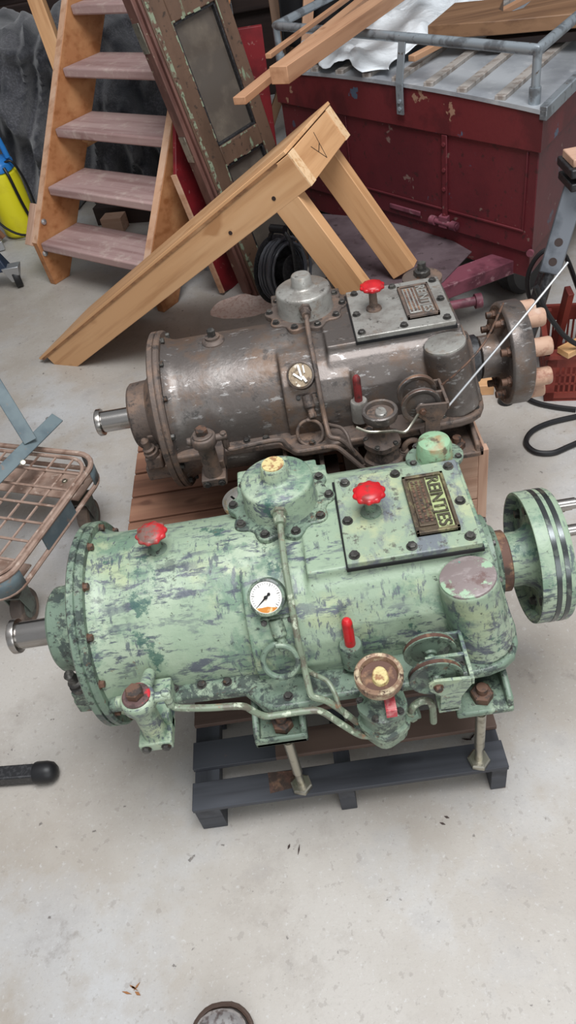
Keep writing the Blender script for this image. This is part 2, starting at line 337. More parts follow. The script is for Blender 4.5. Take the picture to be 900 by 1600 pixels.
def thing(name, label, cat, loc, group=None):
    o = bpy.data.objects.new(name, None); C.objects.link(o); o.location = loc; o.empty_display_size = .05
    WL[o.name] = Vector(loc)
    return tag(o, label, cat, group)
def beam(name, p0, p1, wid, hei, m, parent=None, up=(0, 0, 1), bevel=.002, ext=None):
    """squared timber from p0 to p1; grain runs along its own x axis"""
    p0 = Vector(p0); p1 = Vector(p1); x = (p1 - p0); ln = x.length; x.normalize()
    z = Vector(up) - x * x.dot(Vector(up)); z.normalize(); y = z.cross(x)
    mb = MB().box(-ln / 2, ln / 2, -wid / 2, wid / 2, -hei / 2, hei / 2)
    o = mb.build(name, m, None, bevel=bevel, origin=(0, 0, 0))
    R = Matrix((x, y, z)).transposed()
    mid = (p0 + p1) / 2
    o.rotation_euler = R.to_euler()
    if parent is not None: o.parent = parent; o.location = mid - WL[parent.name]
    else: o.location = mid
    WL[o.name] = mid
    return o
_bolts = {}
def bolt(p, n, parent, m, r=.008, h=.007, name='bolt'):
    key = (m.name, round(r, 4), round(h, 4))
    n = Vector(n).normalized()
    if key not in _bolts:
        mb = MB().hexhead((0, 0, 0), (0, 0, 1), r, h)
        o = mb.build(name, m, None, origin=(0, 0, 0), ang=30); _bolts[key] = o.data
    else:
        o = bpy.data.objects.new(name, _bolts[key]); C.objects.link(o)
    o.parent = parent; o.location = Vector(p) - WL[parent.name]
    o.rotation_euler = (n.to_track_quat('Z', 'Y') @ Matrix.Rotation(random.random() * 1.04, 3, 'Z').to_quaternion()).to_euler()
    return o
def text_mesh(name, s, size, T, m, parent, depth=.0015, sx=1.0):
    cu = bpy.data.curves.new(name, 'FONT'); cu.body = s; cu.size = size; cu.extrude = depth; cu.align_x = 'LEFT'; cu.offset = size * .018
    t = bpy.data.objects.new(name, cu); C.objects.link(t)
    dg = bpy.context.evaluated_depsgraph_get(); me = bpy.data.meshes.new_from_object(t.evaluated_get(dg))
    bpy.data.objects.remove(t); bpy.data.curves.remove(cu)
    xs = [v.co.x for v in me.vertices]; me.transform(Matrix.Translation((-min(xs), 0, 0))); me.transform(Matrix.Scale(sx / (max(xs) - min(xs)), 4, (1, 0, 0))); me.transform(T)
    me.transform(Matrix.Translation(-WL[parent.name]))
    me.name = name
    o = bpy.data.objects.new(name, me); C.objects.link(o); o.parent = parent
    me.materials.clear(); me.materials.append(m); WL[o.name] = WL[parent.name].copy()
    return o
# ------------------------------------------------------------------ setting
mb = MB(); mb.box(-7, 7, -4, 7.2, -.1, 0)
fl = mb.build('floor', M['concrete'], origin=(0, 0, 0)); tag(fl, 'worn pale grey concrete floor', 'floor', kind='structure')
mb = MB(); mb.box(-7, 7, 7.0, 7.2, 0, 3.4)
tag(mb.build('wall_back', M['wall_dark']), 'dim back wall of the shed', 'wall', kind='structure')
mb = MB(); mb.box(-4.2, -4.0, 1.5, 7.0, 0, 3.4)
tag(mb.build('wall_left', M['wall_dark']), 'dim left wall of the shed', 'wall', kind='structure')

# ------------------------------------------------------------------ the two marine gearboxes
A, HZ = .985, .433      # shaft axis: Y and Z
def gearbox(rear):
    if rear:
        root = thing('marine_gearbox', 'brown-grey bare metal marine gearbox with broken gauge, standing behind the green one', 'gearbox', (0, A, .3))
        G = dict(h=M['gunmetal'], d=M['rust_dust'], p=M['gunmetal_light'], dome=M['gunmetal_light'], pipe=M['rust_dust'], bolt=M['dark_bolt'], lever=M['red_dark'], cap=M['gunmetal_light'], coup=M['gunmetal'])
    else:
        root = thing('marine_gearbox', 'pale green painted marine gearbox with chipped paint and white pressure gauge, on the dark pallet', 'gearbox', (0, A, .3))
        G = dict(h=M['green'], d=M['green_dark'], p=M['green_plate'], dome=M['green'], pipe=M['pipe_green'], bolt=M['dark_bolt'], lever=M['red'], cap=M['green'], coup=M['green'])
    def P(mb, name, m, parent=None, **k): return mb.build(name, m, parent or root, **k)
    X = lambda x: (lambda u, v: Vector((x, u, v)))
    def Xs(x):           # sloped right end: leans in with height
        return lambda u, v: Vector((x - max(0, v - .44) * .22, u, v))
    # cast upper housing: cylinder, saddle, box and slanted boss grown together
    mb = MB()
    mb.lathe([(.197, -.478), (.19, -.468), (.184, -.455), (.182, -.44), (.1815, -.15)], (0, A, HZ), (1, 0, 0), 96)
    sad = [(.79, .425), (.786, .46), (.796, .51), (.82, .556), (.858, .585), (.90, .600), (.95, .607), (1.19, .607), (1.21, .5), (1.21, .425)]
    mb.prism(sad, X(-.181), X(-.014))
    mb.prism([(.93, .5), (.935, .58), (.95, .607), (1.17, .607), (1.19, .5)], X(-.06), X(.004))
    mb.prism([(.87, .50), (.886, .56), (.905, .588), (.95, .603), (1.0, .5)], X(-.05), X(-.002))
    boxp = [(.80, .425), (.798, .47), (.812, .525), (.835, .566), (.852, .585), (.868, .596), (.872, .614), (1.10, .614), (1.14, .60), (1.19, .56), (1.2, .425)]
    mb.prism(boxp, X(-.06), Xs(.302))
    mb.lathe([(.058, 0), (.0505, .172), (.047, .177)], (.238, .808, .428), (-.14, .055, 1), 40)
    mb.cyl((.224, 1.136, .50), (.224, 1.136, .60), .045)
    mb.box(-.2, .28, .83, 1.15, .325, .43)
    mb.lathe([(.168, -.46), (.168, -.15)], (0, A, HZ), (1, 0, 0), 64)
    P(mb, 'housing', G['h'], remesh=(.0036, 4))
    # flat worn top of the boss
    mb = MB(); bx = Vector((-.14, .055, 1)).normalized()
    mb.lathe([(.0485, .174), (.048, .1785), (.046, .1795)], (.238, .808, .428), bx, 40)
    P(mb, 'boss_face', M['gunmetal_light'] if rear else M['boss_worn'])
    # mounting flange round the split line
    fpoly = [(-.475, .778), (-.212, .770), (-.196, .754), (-.178, .732), (-.156, .724), (-.096, .724), (-.06, .732), (.10, .732), (.235, .738),
             (.265, .746), (.288, .762), (.302, .79), (.308, .83), (.308, 1.14), (.30, 1.18), (.28, 1.21), (.25, 1.226), (-.475, 1.192)]
    mb = MB(); mb.prism(fpoly, lambda u, v: Vector((u, v, .410)), lambda u, v: Vector((u, v, .432)))
    P(mb, 'split_flange', G['d'], bevel=.006, seg=3, ang=50)
    for x, y in [(-.345, .797), (-.292, .797), (-.243, .795), (-.13, .745), (.012, .757), (.196, .765), (.292, .845), (.290, .808), (.279, .779), (.10, 1.2), (.26, 1.2)]:
        bolt((x, y, .432), (0, 0, 1), root, G['bolt'], .0075, .007)
    # ring flange on the left end
    mb = MB()
    mb.lathe([(.16, -.505), (.205, -.505), (.211, -.501), (.211, -.489), (.207, -.4875), (.207, -.486), (.211, -.4845), (.211, -.476), (.207, -.472), (.192, -.472), (.186, -.468)], (0, A, HZ), (1, 0, 0), 96)
    P(mb, 'ring_flange', G['d'], ang=30)
    for k in range(13):
        a = math.radians(54 + k * 27.7)
        bolt((-.473, A + .197 * math.cos(a), HZ + .197 * math.sin(a)), (1, 0, 0), root, M['rust_bolt'] if not rear else G['bolt'], .0072, .010)
    # end cover, shaft stub, oil cup
    mb = MB()
    mb.lathe([(.06, -.597), (.083, -.596), (.089, -.590), (.092, -.545), (.115, -.525), (.13, -.505)], (0, A, HZ), (1, 0, 0), 48)
    P(mb, 'end_cover', G['d'], ang=40)
    mb = MB()
    mb.lathe([(.029, -.60), (.029, -.685), (.036, -.686), (.037, -.689), (.037, -.698), (.034, -.701), (0, -.701)], (0, A, HZ), (1, 0, 0), 40)
    P(mb, 'shaft', M['steel'], ang=30)
    mb = MB()
    mb.box(-.585, -.508, .862, .94, .30, .345); mb.box(-.575, -.53, .853, .89, .345, .385); mb.box(-.56, -.512, .89, 1.05, .30, .43)
    br = P(mb, 'oil_cup_bracket', G['d'], bevel=.005)
    mb = MB(); mb.lathe([(.02, 0), (.02, .012), (.015, .014), (.017, .024), (.012, .028), (.010, .04), (.011, .05), (.006, .057), (0, .058)], (-.554, .870, .385), (-.15, -.1, 1), 20)
    P(mb, 'oil_cup', M['dark_bolt'] if not rear else M['rust_dust'], br)
    mb = MB(); mb.hexa([(-.56, .885, .385), (-.535, .885, .385), (-.528, .90, .385), (-.555, .905, .385), (-.545, .91, .455), (-.525, .91, .455), (-.515, .94, .455), (-.535, .94, .455)])
    P(mb, 'rib', G['d'], br, bevel=.003)
    # feet with their jacking bolts
    for (x0, x1) in ((-.208, -.108), (.170, .275)):
        for side in (1, -1):
            yy = lambda y: y if side == 1 else 2 * A - y
            mb = MB()
            y0, y1 = sorted((yy(.703), yy(.83)))
            mb.box(x0, x1, y0, y1, .338, .353)
            for xa in (x0, x1 - .012):
                ys = [yy(.706), yy(.86), yy(.86), yy(.706)]
                f = [(xa, yy(.703), .34), (xa + .012, yy(.703), .34), (xa + .012, yy(.86), .34), (xa, yy(.86), .34),
                     (xa, yy(.712), .372), (xa + .012, yy(.712), .372), (xa + .012, yy(.86), .412), (xa, yy(.86), .412)]
                mb.hexa(f)
            mb.box(x0, x1, *sorted((yy(.83), yy(.86))), .34, .412)
            if x0 < 0: mb.box(x0, x1, *sorted((yy(.703), yy(.712))), .338, .362)
            ft = P(mb, 'foot', G['d'], bevel=.004)
            xc = (x0 + x1) / 2 + (.0 if x0 > 0 else .005); yc = yy(.735)
            mb = MB()
            if not rear:
                mb.cyl((xc, yc, .112), (xc, yc, .346), .0085, seg=16); mb.cyl((xc, yc, .165), (xc, yc, .295), .0105, seg=16)
                mb.lathe([(.0235, 0), (.0235, .010), (.020, .012)], (xc, yc, .101), (0, 0, 1), 6)
                P(mb, 'jacking_bolt', M['rod'], ft, ang=30)
                mb = MB()
            mb.lathe([(.021, 0), (.021, .016), (.018, .018)], (xc, yc, .353), (0, 0, 1), 6); mb.cyl((xc, yc, .368), (xc, yc, .385), .0105, seg=16)
            P(mb, 'foot_nut', M['rust_bolt'], ft, ang=30)
    # dome (breather) on its scalloped flange
    dc = Vector((-.093, 1.068, 0))
    mb = MB()
    sc = []
    for k in range(120):
        a = 2 * PI * k / 120; d = ((math.degrees(a) - 212) % 36.0); d = min(d, 36 - d)
        r = .094 + .014 * max(0, math.cos(d / 14 * PI / 2)) if d < 14 else .094
        sc.append((dc.x + r * math.cos(a), dc.y + r * math.sin(a)))
    mb.prism(sc, lambda u, v: Vector((u, v, .603)), lambda u, v: Vector((u, v, .619)))
    P(mb, 'dome_flange', G['d'], bevel=.003, ang=50)
    for k in range(10):
        a = math.radians(212 + 36 * k)
        bolt(dc + Vector((.095 * math.cos(a), .095 * math.sin(a), .619)), (0, 0, 1), root, M['dark_bolt'], .0078, .0075)
    mb = MB()
    mb.lathe([(.074, .617), (.073, .622), (.0715, .63), (.0705, .669), (.0695, .674), (.066, .6765), (.034, .680), (.0285, .682), (.0265, .686), (.0255, .708), (.0225, .712), (0, .713)], (dc.x, dc.y, 0), (0, 0, 1), 56)
    P(mb, 'breather_dome', G['dome'], ang=50)
    if not rear:
        mb = MB(); mb.lathe([(.0215, .7118), (.021, .7145), (0, .7152)], (dc.x, dc.y, 0), (0, 0, 1), 32); P(mb, 'dome_button', M['wax'])
    # pipe from the dome to the pump
    mb = MB()
    mb.lathe([(.016, 0), (.016, .008), (.012, .009), (.012, .022)], (-.095, 1.0, .655), (0, -1, -.1), 6); mb.lathe([(.013, .02), (.011, .034)], (-.095, 1.0, .655), (0, -1, -.1), 16)
    P(mb, 'pipe_union', G['pipe'], ang=30)
    mb = MB()
    mb.tube([(-.095, .985, .654), (-.095, .968, .651), (-.096, .945, .640), (-.096, .90, .624), (-.095, .865, .608), (-.094, .82, .577), (-.093, .785, .53), (-.091, .768, .49), (-.088, .735, .468), (-.083, .718, .462), (-.06, .71, .455), (-.031, .705, .413), (-.012, .70, .382), (.004, .70, .365)], .0062, 10, 4)
    P(mb, 'oil_pipe', G['pipe'])
    mb = MB()
    mb.tube([(-.098, .79, .455), (-.078, .765, .462), (-.055, .745, .464), (-.044, .722, .456), (-.040, .706, .435), (-.03, .70, .41)], .0045, 8, 4)
    P(mb, 'branch_pipe', G['pipe'])
    # filter on the lower left
    fb = Vector((-.372, .705, .43)) if not rear else Vector((-.378, .70, .412))
    mb = MB()
    mb.lathe([(.024, .012), (.0205, .03), (.0205, .095), (.026, .106), (.030, .110), (.030, .128), (.027, .133)], fb, (0, 0, 1), 32)
    mb.box(fb.x - .030, fb.x + .030, fb.y - .026, fb.y + .03, fb.z - .006, fb.z + .017)
    mb.cyl((fb.x - .004, fb.y, fb.z + .105), (fb.x - .004, .80, fb.z + .06), .012, seg=16); mb.cyl((fb.x - .042, fb.y + .005, fb.z + .116), (fb.x, fb.y + .005, fb.z + .116), .010, seg=16)
    mb.box(fb.x - .022, fb.x + .03, fb.y + .01, .80, fb.z, fb.z + .04)
    mb.cyl((fb.x, fb.y, fb.z + .119), (fb.x + .055, fb.y + .004, fb.z + .117), .009, seg=12)
    mb.cyl((fb.x + .047, fb.y + .004, fb.z + .13), (fb.x + .047, fb.y + .004, fb.z + .085), .009, seg=6)
    f = P(mb, 'oil_filter', G['h'] if not rear else G['d'], bevel=.003, ang=50)
    mb = MB(); mb.lathe([(.0245, .132), (.0245, .136), (.022, .138)], fb, (0, 0, 1), 32)
    if not rear: P(mb, 'cap_ring', M['cap_red'], f)
    else: P(mb, 'cap_ring', M['rust_dust'], f)
    mb = MB(); mb.lathe([(.0155, .137), (.0155, .151), (.013, .1535)], fb, (0, 0, 1), 6); P(mb, 'hex_plug', M['rust_bolt'], f, ang=30)
    for s in (-1, 1): bolt((fb.x + s * .018, fb.y - .026, fb.z + .004), (0, -1, 0), f, M['dark_bolt'], .0075, .006)
    mb = MB()
    mb.tube([(fb.x + .047, fb.y + .004, fb.z + .09), (fb.x + .050, fb.y + .003, fb.z + .082), (fb.x + .062, fb.y, fb.z + .078), (-.26, .70, (fb.z + .505) / 2 + .036), (-.205, .70, .494), (-.19, .70, .474), (-.172, .70, .452), (-.15, .70, .449), (-.10, .70, .449), (-.074, .698, .445), (-.05, .69, .42), (-.018, .682, .380), (0, .68, .369), (.03, .68, .367)], .0062, 10, 4)
    P(mb, 'filter_pipe', G['pipe'])
    # pump with its tray-like hand wheel
    px, py = .036, .70
    mb = MB()
    mb.lathe([(.034, .345), (.040, .352), (.040, .378), (.046, .382), (.046, .395), (.040, .400), (.037, .43), (.043, .434), (.043, .447), (.030, .452), (.022, .46), (.018, .50)], (px, py, 0), (0, 0, 1), 28, jag=lambda a: 1 + .05 * math.cos(5 * a))
    mb.box(px - .025, px + .03, py, .80, .37, .425)
    mb.tube([(.0, .698, .368), (.008, .697, .358), (.02, .70, .355)], .014, 10, 3)
    mb.cyl((-.012, .70, .384), (.004, .70, .362), .0125, seg=6)
    mb.cyl((.022, .68, .367), (.045, .682, .367), .0105, seg=6)
    mb.cyl((px + .035, .695, .39), (px + .062, .695, .40), .012, seg=10)
    pm = P(mb, 'oil_pump', G['d'], ang=40)
    for k in range(5):
        a = k * 1.256 + .5; bolt((px + .038 * math.cos(a), py + .038 * math.sin(a), .447), (0, 0, 1), pm, M['dark_bolt'], .006, .006)
    mb = MB()
    wz = .512
    mb.lathe([(.014, wz - .012), (.034, wz - .006), (.0395, wz), (.0415, wz + .008), (.0415, wz + .020), (.0385, wz + .0225), (.0335, wz + .021), (.031, wz + .011), (.010, wz + .009), (0, wz + .009)], (px, py, 0), (0, 0, 1), 40)
    hw = P(mb, 'hand_wheel', M['wheel_rim'] if not rear else M['gunmetal'], pm)
    mb = MB(); mb.lathe([(.0312, wz + .0112), (.030, wz + .0122), (.012, wz + .0105), (0, wz + .0102)], (px, py, 0), (0, 0, 1), 36); P(mb, 'wheel_web', M['rust'] if not rear else M['rust_dust'], hw)
    mb = MB()
    mb.prism([(.0155 * math.cos(t) * (1.0 + .25 * (math.sin(t) < -.2)) * (.86 if math.sin(t) < 0 else 1), .020 * math.sin(t) - .002) for t in [2 * PI * k / 20 for k in range(20)]],
             lambda u, v: Vector((px + u * .95 + .002, py + v, wz + .009)), lambda u, v: Vector((px + u * .8 + .002, py + v * .85, wz + .019)))
    P(mb, 'wheel_boss', M['wax'] if not rear else M['gunmetal_light'], hw, bevel=.002)
    if not rear:
        mb = MB(); mb.box(px + .002, px + .021, .6555, .6585, .462, .485)
        mb.box(px + .002, px + .021, .6585, .685, .481, .485); P(mb, 'red_tag', M['pink_tag'], pm, bevel=.001)
        mb = MB(); mb.cyl((.043, .682, .367), (.056, .683, .367), .0115, seg=12); mb.box(.04, .056, .672, .69, .372, .386); P(mb, 'red_cap', M['pink_tag'], pm, bevel=.001)
    mb = MB()
    mb.tube([(px + .050, .695, .395), (px + .050, .695, .412), (px + .058, .697, .424), (px + .072, .699, .428), (px + .084, .70, .42), (px + .088, .70, .40), (px + .089, .70, .35)], .0068, 10, 4)
    mb.cyl((px + .050, .695, .385), (px + .050, .695, .405), .011, seg=8)
    P(mb, 'overflow_pipe', G['pipe'])
    # twin grooved pulleys in a bracket
    wx, wz2 = .131, (.502 if not rear else .526)
    for yy, zz in ((.698, wz2), (.748, wz2 + .004)):
        mb = MB()
        mb.lathe([(.010, -.011), (.012, -.007), (.034, -.003), (.040, -.0065), (.0455, -.0065), (.0465, -.005), (.0415, -.0012), (.0405, 0), (.0415, .0012), (.0465, .005), (.0455, .0065), (.040, .0065), (.034, .003), (.012, .007), (.010, .011)], (wx, yy, zz), (0, 1, 0), 44)
        pl = P(mb, 'pulley', G['d'] if not rear else G['h'], ang=40)
        mb = MB(); mb.lathe([(.0464, -.0051), (.0420, -.0013), (.0411, 0), (.0420, .0013), (.0464, .0051), (.0466, .0049)], (wx, yy, zz), (0, 1, 0), 44, cap=False)
        P(mb, 'groove', M['rust'], pl)
    mb = MB()
    mb.cyl((wx, .675, wz2), (wx, .775, wz2 + .003), .0065, seg=14)
    cheek = [(wx - .016, wz2 + .008), (wx - .006, wz2 + .018), (wx + .058, wz2 + .012), (wx + .058, wz2 - .004), (wx + .040, wz2 - .040), (wx + .036, .424), (wx + .002, .424), (wx + .004, wz2 - .03), (wx - .014, wz2 - .012)]
    for y0 in (.676, ):
        mb.prism(cheek, lambda u, v: Vector((u, y0, v)), lambda u, v: Vector((u, y0 + .006, v)))
    arm = [(wx - .012, wz2 - .01), (wx - .012, wz2 + .012), (wx + .06, wz2 + .012), (wx + .06, wz2 - .008)]
    mb.prism(arm, lambda u, v: Vector((u, .724, v)), lambda u, v: Vector((u, .731, v)))
    mb.prism(arm, lambda u, v: Vector((u, .770, v)), lambda u, v: Vector((u, .776, v)))
    mb.box(wx + .054, wx + .061, .676, .776, wz2 - .006, wz2 + .013)
    mb.box(wx + .0, wx + .038, .676, .745, .418, .43)
    bk = P(mb, 'pulley_bracket', G['h'] if not rear else G['d'], bevel=.0015)
    bolt((wx, .676, wz2), (0, -1, 0), bk, M['rust_bolt'], .007, .008)
    # bottle lever
    mb = MB(); mb.lathe([(.021, 0), (.021, .055), (.019, .058), (.012, .058)], (-.003, .787, .448), (0, 0, 1), 28)
    lv = P(mb, 'lever_socket', M['gunmetal_light'] if rear else G['d'])
    mb = MB(); mb.lathe([(.0098, .05), (.0098, .118), (.0085, .125), (.005, .129), (0, .130)], (-.003, .787, .448), (0, 0, 1), 20)
    P(mb, 'lever_pin', G['lever'], lv)
    # pressure gauge, valve and siphon
    gc = Vector((-.135, .834, .612)) if not rear else Vector((-.132, .818, .584)); gn = Vector((-.10, -.72, .68)).normalized()
    mb = MB()
    mb.lathe([(.020, -.040), (.0295, -.032), (.0325, -.026), (.0325, -.004), (.0335, -.002), (.0335, .002), (.0295, .004), (.0285, .001), (.0, .0008)], gc, gn, 44)
    gg = P(mb, 'pressure_gauge', G['d'] if not rear else M['gunmetal'], ang=40)
    u = gn.cross(Vector((0, 0, 1))).normalized() * -1; v = gn.cross(u) * -1
    if v.z < 0: v = -v
    if u.x < 0: u = -u
    mb = MB(); mb.lathe([(.0283, .0012), (.0283, .0018), (0, .0018)], gc, gn, 40)
    P(mb, 'dial', M['dial'] if not rear else M['broken'], gg)
    def gp(a, b, h): return gc + u * a + v * b + gn * h
    if not rear:
        mb = MB()
        for k in range(27):
            a = math.radians(225 - k * 270 / 26); r0 = .0205 if k % 5 == 0 else .0225
            t = Vector((math.cos(a), math.sin(a))); q = Vector((-t.y, t.x)) * (.0005 if k % 5 == 0 else .0003)
            pts = [(t * r0 - q), (t * .0262 - q), (t * .0262 + q), (t * r0 + q)]
            mb.hexa([gp(p.x, p.y, .0019) for p in pts] + [gp(p.x, p.y, .0022) for p in pts])
        P(mb, 'scale_ticks', M['black'], gg, smooth=False)
        mb = MB()
        a = math.radians(225); t = Vector((math.cos(a), math.sin(a))); q = Vector((-t.y, t.x))
        pts = [t * -.009 - q * .0016, t * .004 - q * .0014, t * .0215 - q * .0004, t * .0215 + q * .0004, t * .004 + q * .0014, t * -.009 + q * .0016]
        mb.prism([(p.x, p.y) for p in pts], lambda a_, b_: gp(a_, b_, .0028), lambda a_, b_: gp(a_, b_, .0036))
        mb.lathe([(.0034, .002), (.0034, .0045), (0, .005)], gp(0, 0, 0), gn, 14)
        mb.lathe([(.0028, .0026), (.0028, .0038), (0, .0039)], gp(*(t * -.008), 0), gn, 14)
        P(mb, 'needle', M['black'], gg, smooth=False)
        mb = MB()
        pol = [(.0272 * math.cos(math.radians(q_)), .0272 * math.sin(math.radians(q_))) for q_ in range(222, 326, 8)] + [(.012, -.0175), (.002, -.0162), (-.009, -.0182)]
        mb.prism(pol, lambda a_, b_: gp(a_, b_, .0018), lambda a_, b_: gp(a_, b_, .0021)); P(mb, 'oil_stain', M['oil'], gg, smooth=False)
    else:
        for k, (a0, b0, a1, b1, w_) in enumerate([(-.004, .024, .002, -.004, .006), (.008, .022, .010, .004, .004), (-.016, .004, .004, -.012, .006), (.006, -.004, .014, -.018, .007)]):
            mb = MB(); d_ = Vector((a1 - a0, b1 - b0)).normalized(); n_ = Vector((-d_.y, d_.x)) * w_ / 2
            p0_, p1_ = Vector((a0, b0)), Vector((a1, b1))
            mb.prism([tuple(p0_ - n_), tuple(p1_ - n_ * .6), tuple(p1_ + n_), tuple(p0_ + n_ * .7)], lambda a_, b_: gp(a_, b_, .001), lambda a_, b_: gp(a_, b_, .004 + k * .001))
            P(mb, 'glass_shard', M['dial'], gg, smooth=False)
    vb = gp(.008, -.044, -.030)
    mb = MB()
    dn = Vector((.12, -.62, -.78)).normalized()
    mb.lathe([(.0135, 0), (.0135, .032), (.009, .034), (.009, .046)], vb, dn, 12); mb.lathe([(.011, .044), (.011, .058)], vb, dn, 6)
    c0 = vb + dn * .012 + Vector((0, .012, .01))
    mb.box(c0.x - .028, c0.x + .032, c0.y - .006, c0.y + .012, c0.z - .012, c0.z + .004)
    vv = P(mb, 'gauge_valve', G['d'], bevel=.002)
    for s in (-.022, .026): bolt((c0.x + s, c0.y - .006, c0.z - .004), (0, -.8, .6), vv, M['dark_bolt'], .006, .006)
    lc = Vector((-.131, .778, .500)) if not rear else Vector((-.131, .762, .452)); ln = Vector((-.05, -.86, .51)).normalized()
    lu = Vector((1, 0, 0)); lu = (lu - ln * lu.dot(ln)).normalized(); lw = ln.cross(lu)
    if lw.z < 0: lw = -lw
    mb = MB()
    loop = [lc + (lu * math.cos(t) + lw * math.sin(t)) * .0315 + ln * (.006 * k / 20) for k, t in enumerate([math.radians(95 + 360 * q_ / 20) for q_ in range(21)])]
    mb.tube([vb + dn * .052] + loop, .0056 if not rear else .0044, 10, 3)
    P(mb, 'siphon_loop', G['d'])
    # cover plate with its bolts, name plate and star knob
    mb = MB(); mb.hexa([(.014, .866, .614), (.252, .867, .614), (.256, 1.094, .614), (.016, 1.093, .614), (.014, .866, .629), (.252, .867, .629), (.256, 1.094, .629), (.016, 1.093, .629)])
    P(mb, 'cover_plate', G['p'], bevel=.002)
    mb = MB(); mb.box(.0115, .2545, .8635, 1.097, .610, .6175); P(mb, 'gap_shade_strip', M['rubber'])  # dark strip added to draw the shaded gap below the cover plate
    for x, y in [(.036, 1.074), (.135, 1.077), (.238, 1.074), (.238, .976), (.234, .885), (.131, .883), (.029, .883), (.028, .970)]:
        bolt((x, y, .629), (0, 0, 1), root, G['bolt'], .0082, .0075)
    mb = MB()
    mb.box(.144, .222, .903, 1.056, .629, .634)
    for q_ in ((.144, .222, .903, .910), (.144, .222, 1.049, 1.056), (.144, .150, .903, 1.056), (.216, .222, .903, 1.056)): mb.box(*q_, .629, .639)
    pn = P(mb, 'name_plate', M['brass_plate'] if not rear else M['rust_dust'], bevel=.001)
    mb = MB(); mb.box(.153, .183, .921, 1.043, .634, .6375); P(mb, 'raised_panel', M['brass_plate'] if not rear else M['gunmetal_light'], pn, bevel=.001)
    mb = MB(); mb.box(.186, .214, .911, 1.048, .634, .635); P(mb, 'letter_ground', M['nameground'] if not rear else M['rust_dust'], pn)
    T = Matrix.Translation((.1885, 1.046, .635)) @ Matrix.Rotation(-PI / 2, 4, 'Z')
    text_mesh('lettering', 'REINTJES', .033, T, M['lettering'] if not rear else M['gunmetal_light'], pn, .0028, .131)
    mb = MB()
    for r_ in range(3):
        y_ = 1.038
        while y_ > .93:
            l_ = random.uniform(.003, .009); mb.box(.157 + r_ * .009, .1615 + r_ * .009, y_ - l_, y_, .6375, .6387); y_ -= l_ + random.uniform(.002, .004)
    P(mb, 'small_worn_lettering', M['rust_bolt'] if not rear else M['rust'], pn, smooth=False)
    def star(p, top, tilt=(0, 0, 1), m=M['red']):
        p = Vector(p); ax = Vector(tilt).normalized(); L_ = (top - p.z) / ax.z
        mb = MB(); mb.lathe([(.020, 0), (.019, .004), (.014, .006), (.0105, .008), (.0098, L_ - .012), (.012, L_ - .002)], p, ax, 24)
        k_ = P(mb, 'star_knob', G['d'])
        mb = MB(); mb.lathe([(.010, L_ - .004), (.024, L_ - .001), (.027, L_ + .003), (.027, L_ + .008), (.025, L_ + .0115), (.016, L_ + .0145), (.008, L_ + .0155), (0, L_ + .0157)], p, ax, 48); mb.lathe([(.024, L_ + .0005), (.0290, L_ + .003), (.0296, L_ + .006), (.0285, L_ + .009), (.024, L_ + .011)], p, ax, 80, jag=lambda a: 1 + .06 * math.cos(10 * a))
        P(mb, 'knob_head', m, k_, ang=60)
    star((.074, .985, .629), .672 if not rear else .684)
    if not rear: star((-.338, .992, .611), .652, m=M['red_knob_worn'])
    else:
        mb = MB(); mb.lathe([(.030, -.006), (.030, .004), (.024, .010), (.019, .011), (.019, .017), (.011, .018)], (-.338, .992, .612), (0, 0, 1), 28)
        pg = P(mb, 'filler_plug', M['rust_dust'])
        mb = MB(); mb.lathe([(.011, .016), (.011, .034), (.009, .036)], (-.338, .992, .612), (0, 0, 1), 6); P(mb, 'plug_head', M['dark_bolt'], pg)
    # cap at the far right corner
    cx, cy = .224, 1.136
    if not rear:
        mb = MB(); mb.prism([(cx + (.058 if abs(math.cos(t)) > .5 else .052) * math.cos(t), cy + .044 * math.sin(t)) for t in [2 * PI * k / 32 for k in range(32)]], lambda a_, b_: Vector((a_, b_, .598)), lambda a_, b_: Vector((a_, b_, .610)))
        cp = P(mb, 'filler_cap', G['d'], bevel=.002)
        mb = MB(); mb.lathe([(.038, .608), (.036, .613), (.035, .638), (.031, .648), (.021, .654), (0, .656)], (cx, cy, 0), (0, 0, 1), 36)
        P(mb, 'cap_dome', M['green_cap'], cp)
        for s in ((-.045, -.014), (.045, -.014), (.03, .036), (-.03, .036)): bolt((cx + s[0], cy + s[1], .610), (0, 0, 1), cp, M['dark_bolt'], .006, .005)
    else:
        mb = MB(); mb.lathe([(.052, .600), (.052, .612), (.047, .615), (.026, .617)], (cx, cy, 0), (0, 0, 1), 40); cp = P(mb, 'filler_cap', M['rust_dust'])
        mb = MB(); mb.lathe([(.022, 0), (.022, .015), (.018, .017)], (cx, cy, .616), (0, 0, 1), 6); mb.cyl((cx, cy, .63), (cx, cy, .652), .011, seg=14)
        P(mb, 'cap_nut', M['dark_bolt'], cp, ang=30)
    # output side: bearing cover, collar, coupling
    mb = MB(); mb.lathe([(.10, .285), (.10, .296), (.085, .300), (.078, .306), (.075, .312)], (0, A, HZ), (1, 0, 0), 48)
    bc = P(mb, 'bearing_cover', G['d'], ang=30)
    for k in range(8):
        a = k * PI / 4 + .3; bolt((.296, A + .092 * math.cos(a), HZ + .092 * math.sin(a)), (1, 0, 0), bc, G['bolt'], .006, .006)
    mb = MB(); mb.lathe([(.061, .310), (.0625, .312), (.0625, .332), (.060, .334)], (0, A, HZ), (1, 0, 0), 48)
    P(mb, 'shaft_collar', M['rust'] if not rear else M['black_paint'])
